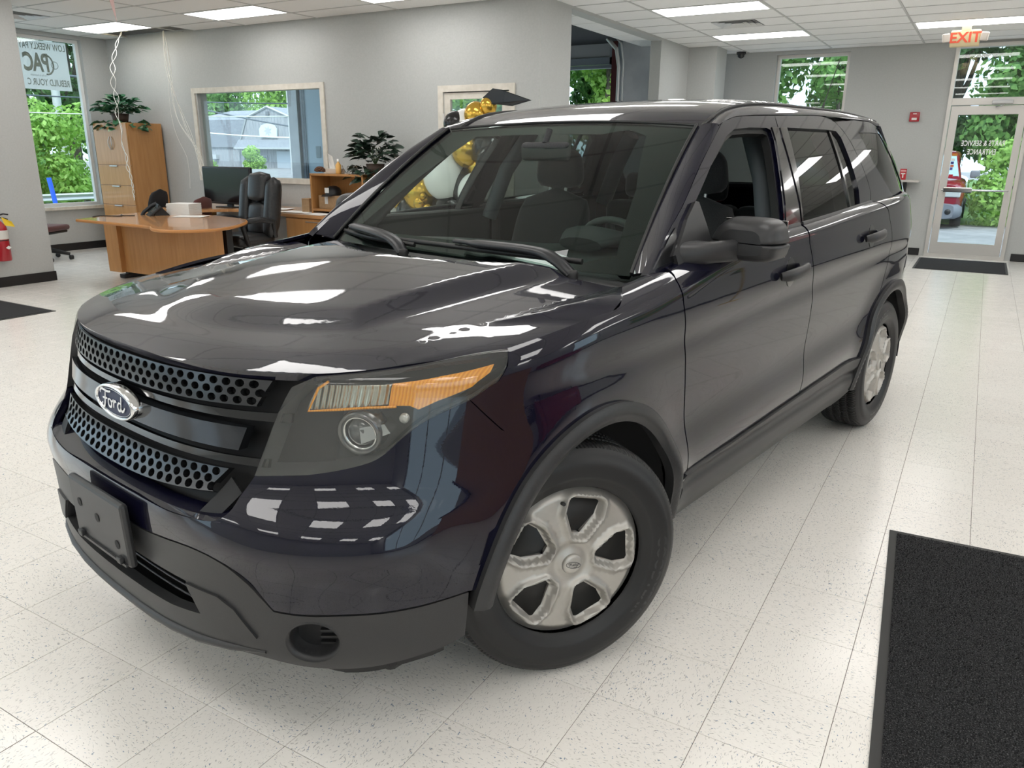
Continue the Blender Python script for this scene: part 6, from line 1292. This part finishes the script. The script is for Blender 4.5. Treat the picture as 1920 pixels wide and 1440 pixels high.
gd=thing('overhead_door','raised glazed overhead garage door with grey frame in the service bay','garage door',(-4.4,12.6,0)); M_GDF=mat('garage_frame',(.30,.33,.37),.4,metal=.4)
for nm,lo,hi in (('bottom_rail',(-1.6,-.03,3.0),(.62,.03,3.12)),('lower_rail',(-1.6,-.05,2.93),(.62,.02,2.99)),('top_rail',(-1.6,-.03,3.62),(.62,.03,3.72)),('stile',(.56,-.03,2.95),(.66,.03,3.75)),('mullion',(-.32,-.03,3.1),(-.26,.03,3.64)),('mullion',(-1.1,-.03,3.1),(-1.04,.03,3.64))):
    b=MB(); b.box(lo,hi,.005); b.obj(nm,M_GDF,gd)
b=MB(); b.box((-1.6,.0,3.1),(.58,.01,3.64)); b.obj('door_panel',mat('panel_grey',(.42,.42,.44),.6),gd)
for nm,x0,x1 in (('jamb',.66,.76),): b=MB(); b.box((x0,-.06,-.1),(x1,.06,4.4)); b.obj(nm,M_GDF,gd)
b=MB(); b.tube([(1.75,-2.35,0),(1.75,-2.35,2.7),(1.70,-2.35,2.95),(1.55,-2.35,3.1)],.03,8); b.tube([(1.82,-2.35,0),(1.82,-2.35,2.75),(1.77,-2.35,3.02),(1.62,-2.35,3.18)],.015,6); b.obj('door_track',M_GAL,gd)
sb_=thing('steel_column','maroon steel column and beam beside the garage door','column',(-3.66,12.5,0)); M_MRN=mat('maroon_steel',(.10,.018,.02),.5); b=MB(); b.box((-.06,-.1,-.1),(.06,.1,4.5)); b.obj('upright',M_MRN,sb_); b=MB(); b.box((-3.0,.15,3.56),(1.4,.35,3.80)); b.obj('beam',M_MRN,sb_)
b=MB(); b.box((-3.22,11.5,-.1),(-3.12,11.6,4.5)); tag(b.obj('conduit_channel',M_GDF),'grey vertical steel channel on the bay wall','channel')
sky=thing('roof_opening_frame','grey horizontal door section tracks under the bay roof','door track',(-4.4,11.6,3.75))
for y in (-.8,.2): b=MB(); b.box((-1.8,y,.10),(.9,y+.08,.18)); b.obj('track_rail',M_GAL,sky)
# ---- red car outside the glass door
rv=thing('red_suv','red sport utility vehicle parked outside the glass entrance door','car',(.98,19.4,-.12)); M_RP=mat('red_paint',(.22,.006,.02),.25,coat=1); M_GRYP=mat('grey_bumper',(.17,.18,.21),.5)
def loft(name,secs,m,par,n=18,ex=.35):
    b=MB(); rings=[]
    for (y,x,z0,z1) in secs: rings.append([(x*np.sign(cos(a))*abs(cos(a))**ex,y,(z0+z1)/2+(z1-z0)/2*np.sign(sin(a))*abs(sin(a))**ex) for a in np.linspace(0,2*pi,n,endpoint=False)])
    b.add([p for r_ in rings for p in r_],[(k*n+i,k*n+(i+1)%n,(k+1)*n+(i+1)%n,(k+1)*n+i) for k in range(len(secs)-1) for i in range(n)],True); b.add(rings[0],[tuple(range(n))]); b.add(rings[-1],[tuple(range(n))]); return b.obj(name,m,par)
loft('body',[(-.02,.80,.50,.98),(.12,.90,.42,1.04),(.9,.93,.35,1.10),(1.2,.94,.3,1.12),(4.2,.92,.35,1.12),(4.5,.86,.45,1.05)],M_RP,rv); loft('cabin',[(1.05,.80,1.05,1.12),(1.75,.68,1.05,1.66),(2.4,.70,1.05,1.74),(4.1,.68,1.05,1.70),(4.4,.64,1.05,1.5)],M_RP,rv)
b=MB(); b.add([(-.74,1.06,1.14),(.74,1.06,1.14),(.60,1.66,1.62),(-.60,1.66,1.62)],[(0,1,2,3)]); b.obj('windshield',mat('sky_glass',(.35,.45,.48),.05,metal=.6),rv)
loft('front_bumper',[(-.10,.78,.22,.55),(.05,.90,.20,.58),(.4,.94,.22,.52)],M_GRYP,rv); b=MB(); b.box((-.48,-.06,.58),(.48,.02,.86),.02); gl_=b.obj('grille',M_PLB,rv)
for s in (-1,1):
    b=MB(); b.box((-.02,-.08,.56),(.02,-.03,.88),.01,M=Matrix.Translation((s*.48,0,0))); b.obj('grille_surround',M_CHROME,rv); soft_box('headlamp',(s*.70-.20,-.05,.70),(s*.70+.16,.10,.90),.03,mat('lamp_clear',(.65,.66,.66),.15,metal=.4),rv)
    b=MB(); b.lathe([(.0005,-.11),(.06,-.11),(.07,-.08)],16,axis='y',M=Matrix.Translation((s*.66,0,.38))); b.obj('fog_lamp',M_PLB,rv); soft_box('mirror',(s*1.06-.10,1.25,1.10),(s*1.06+.10,1.36,1.27),.03,M_GRYP,rv)
    for y in (.85,3.6):
        b=MB(); b.lathe([(.18,-.1),(.36,-.11),(.37,0),(.36,.11),(.18,.1)],28,axis='x',M=Matrix.Translation((s*.82,y,.37))); wv=b.obj('wheel',M_TYRE,rv); b=MB(); b.lathe([(.0005,.09),(.19,.08)],20,axis='x',M=Matrix.Translation((s*.82,y,.37))@Matrix.Rotation(0 if s>0 else pi,4,'Z')); b.obj('rim',M_STEEL,wv)
b=MB(); b.box((-.17,-.13,.36),(.17,-.10,.50),.004); b.obj('plate_recess',M_PLB,rv); text_obj('badge','GMC',mat('badge_red',(.5,.02,.03),.4),gl_,lambda x,y:(x,-.065,.72+y),size=.14,bold=.006)
for k in range(3): b=MB(); b.box((-.45,-.068,.62+.07*k),(.45,-.058,.635+.07*k)); b.obj('grille_slat',M_CHROME,gl_)
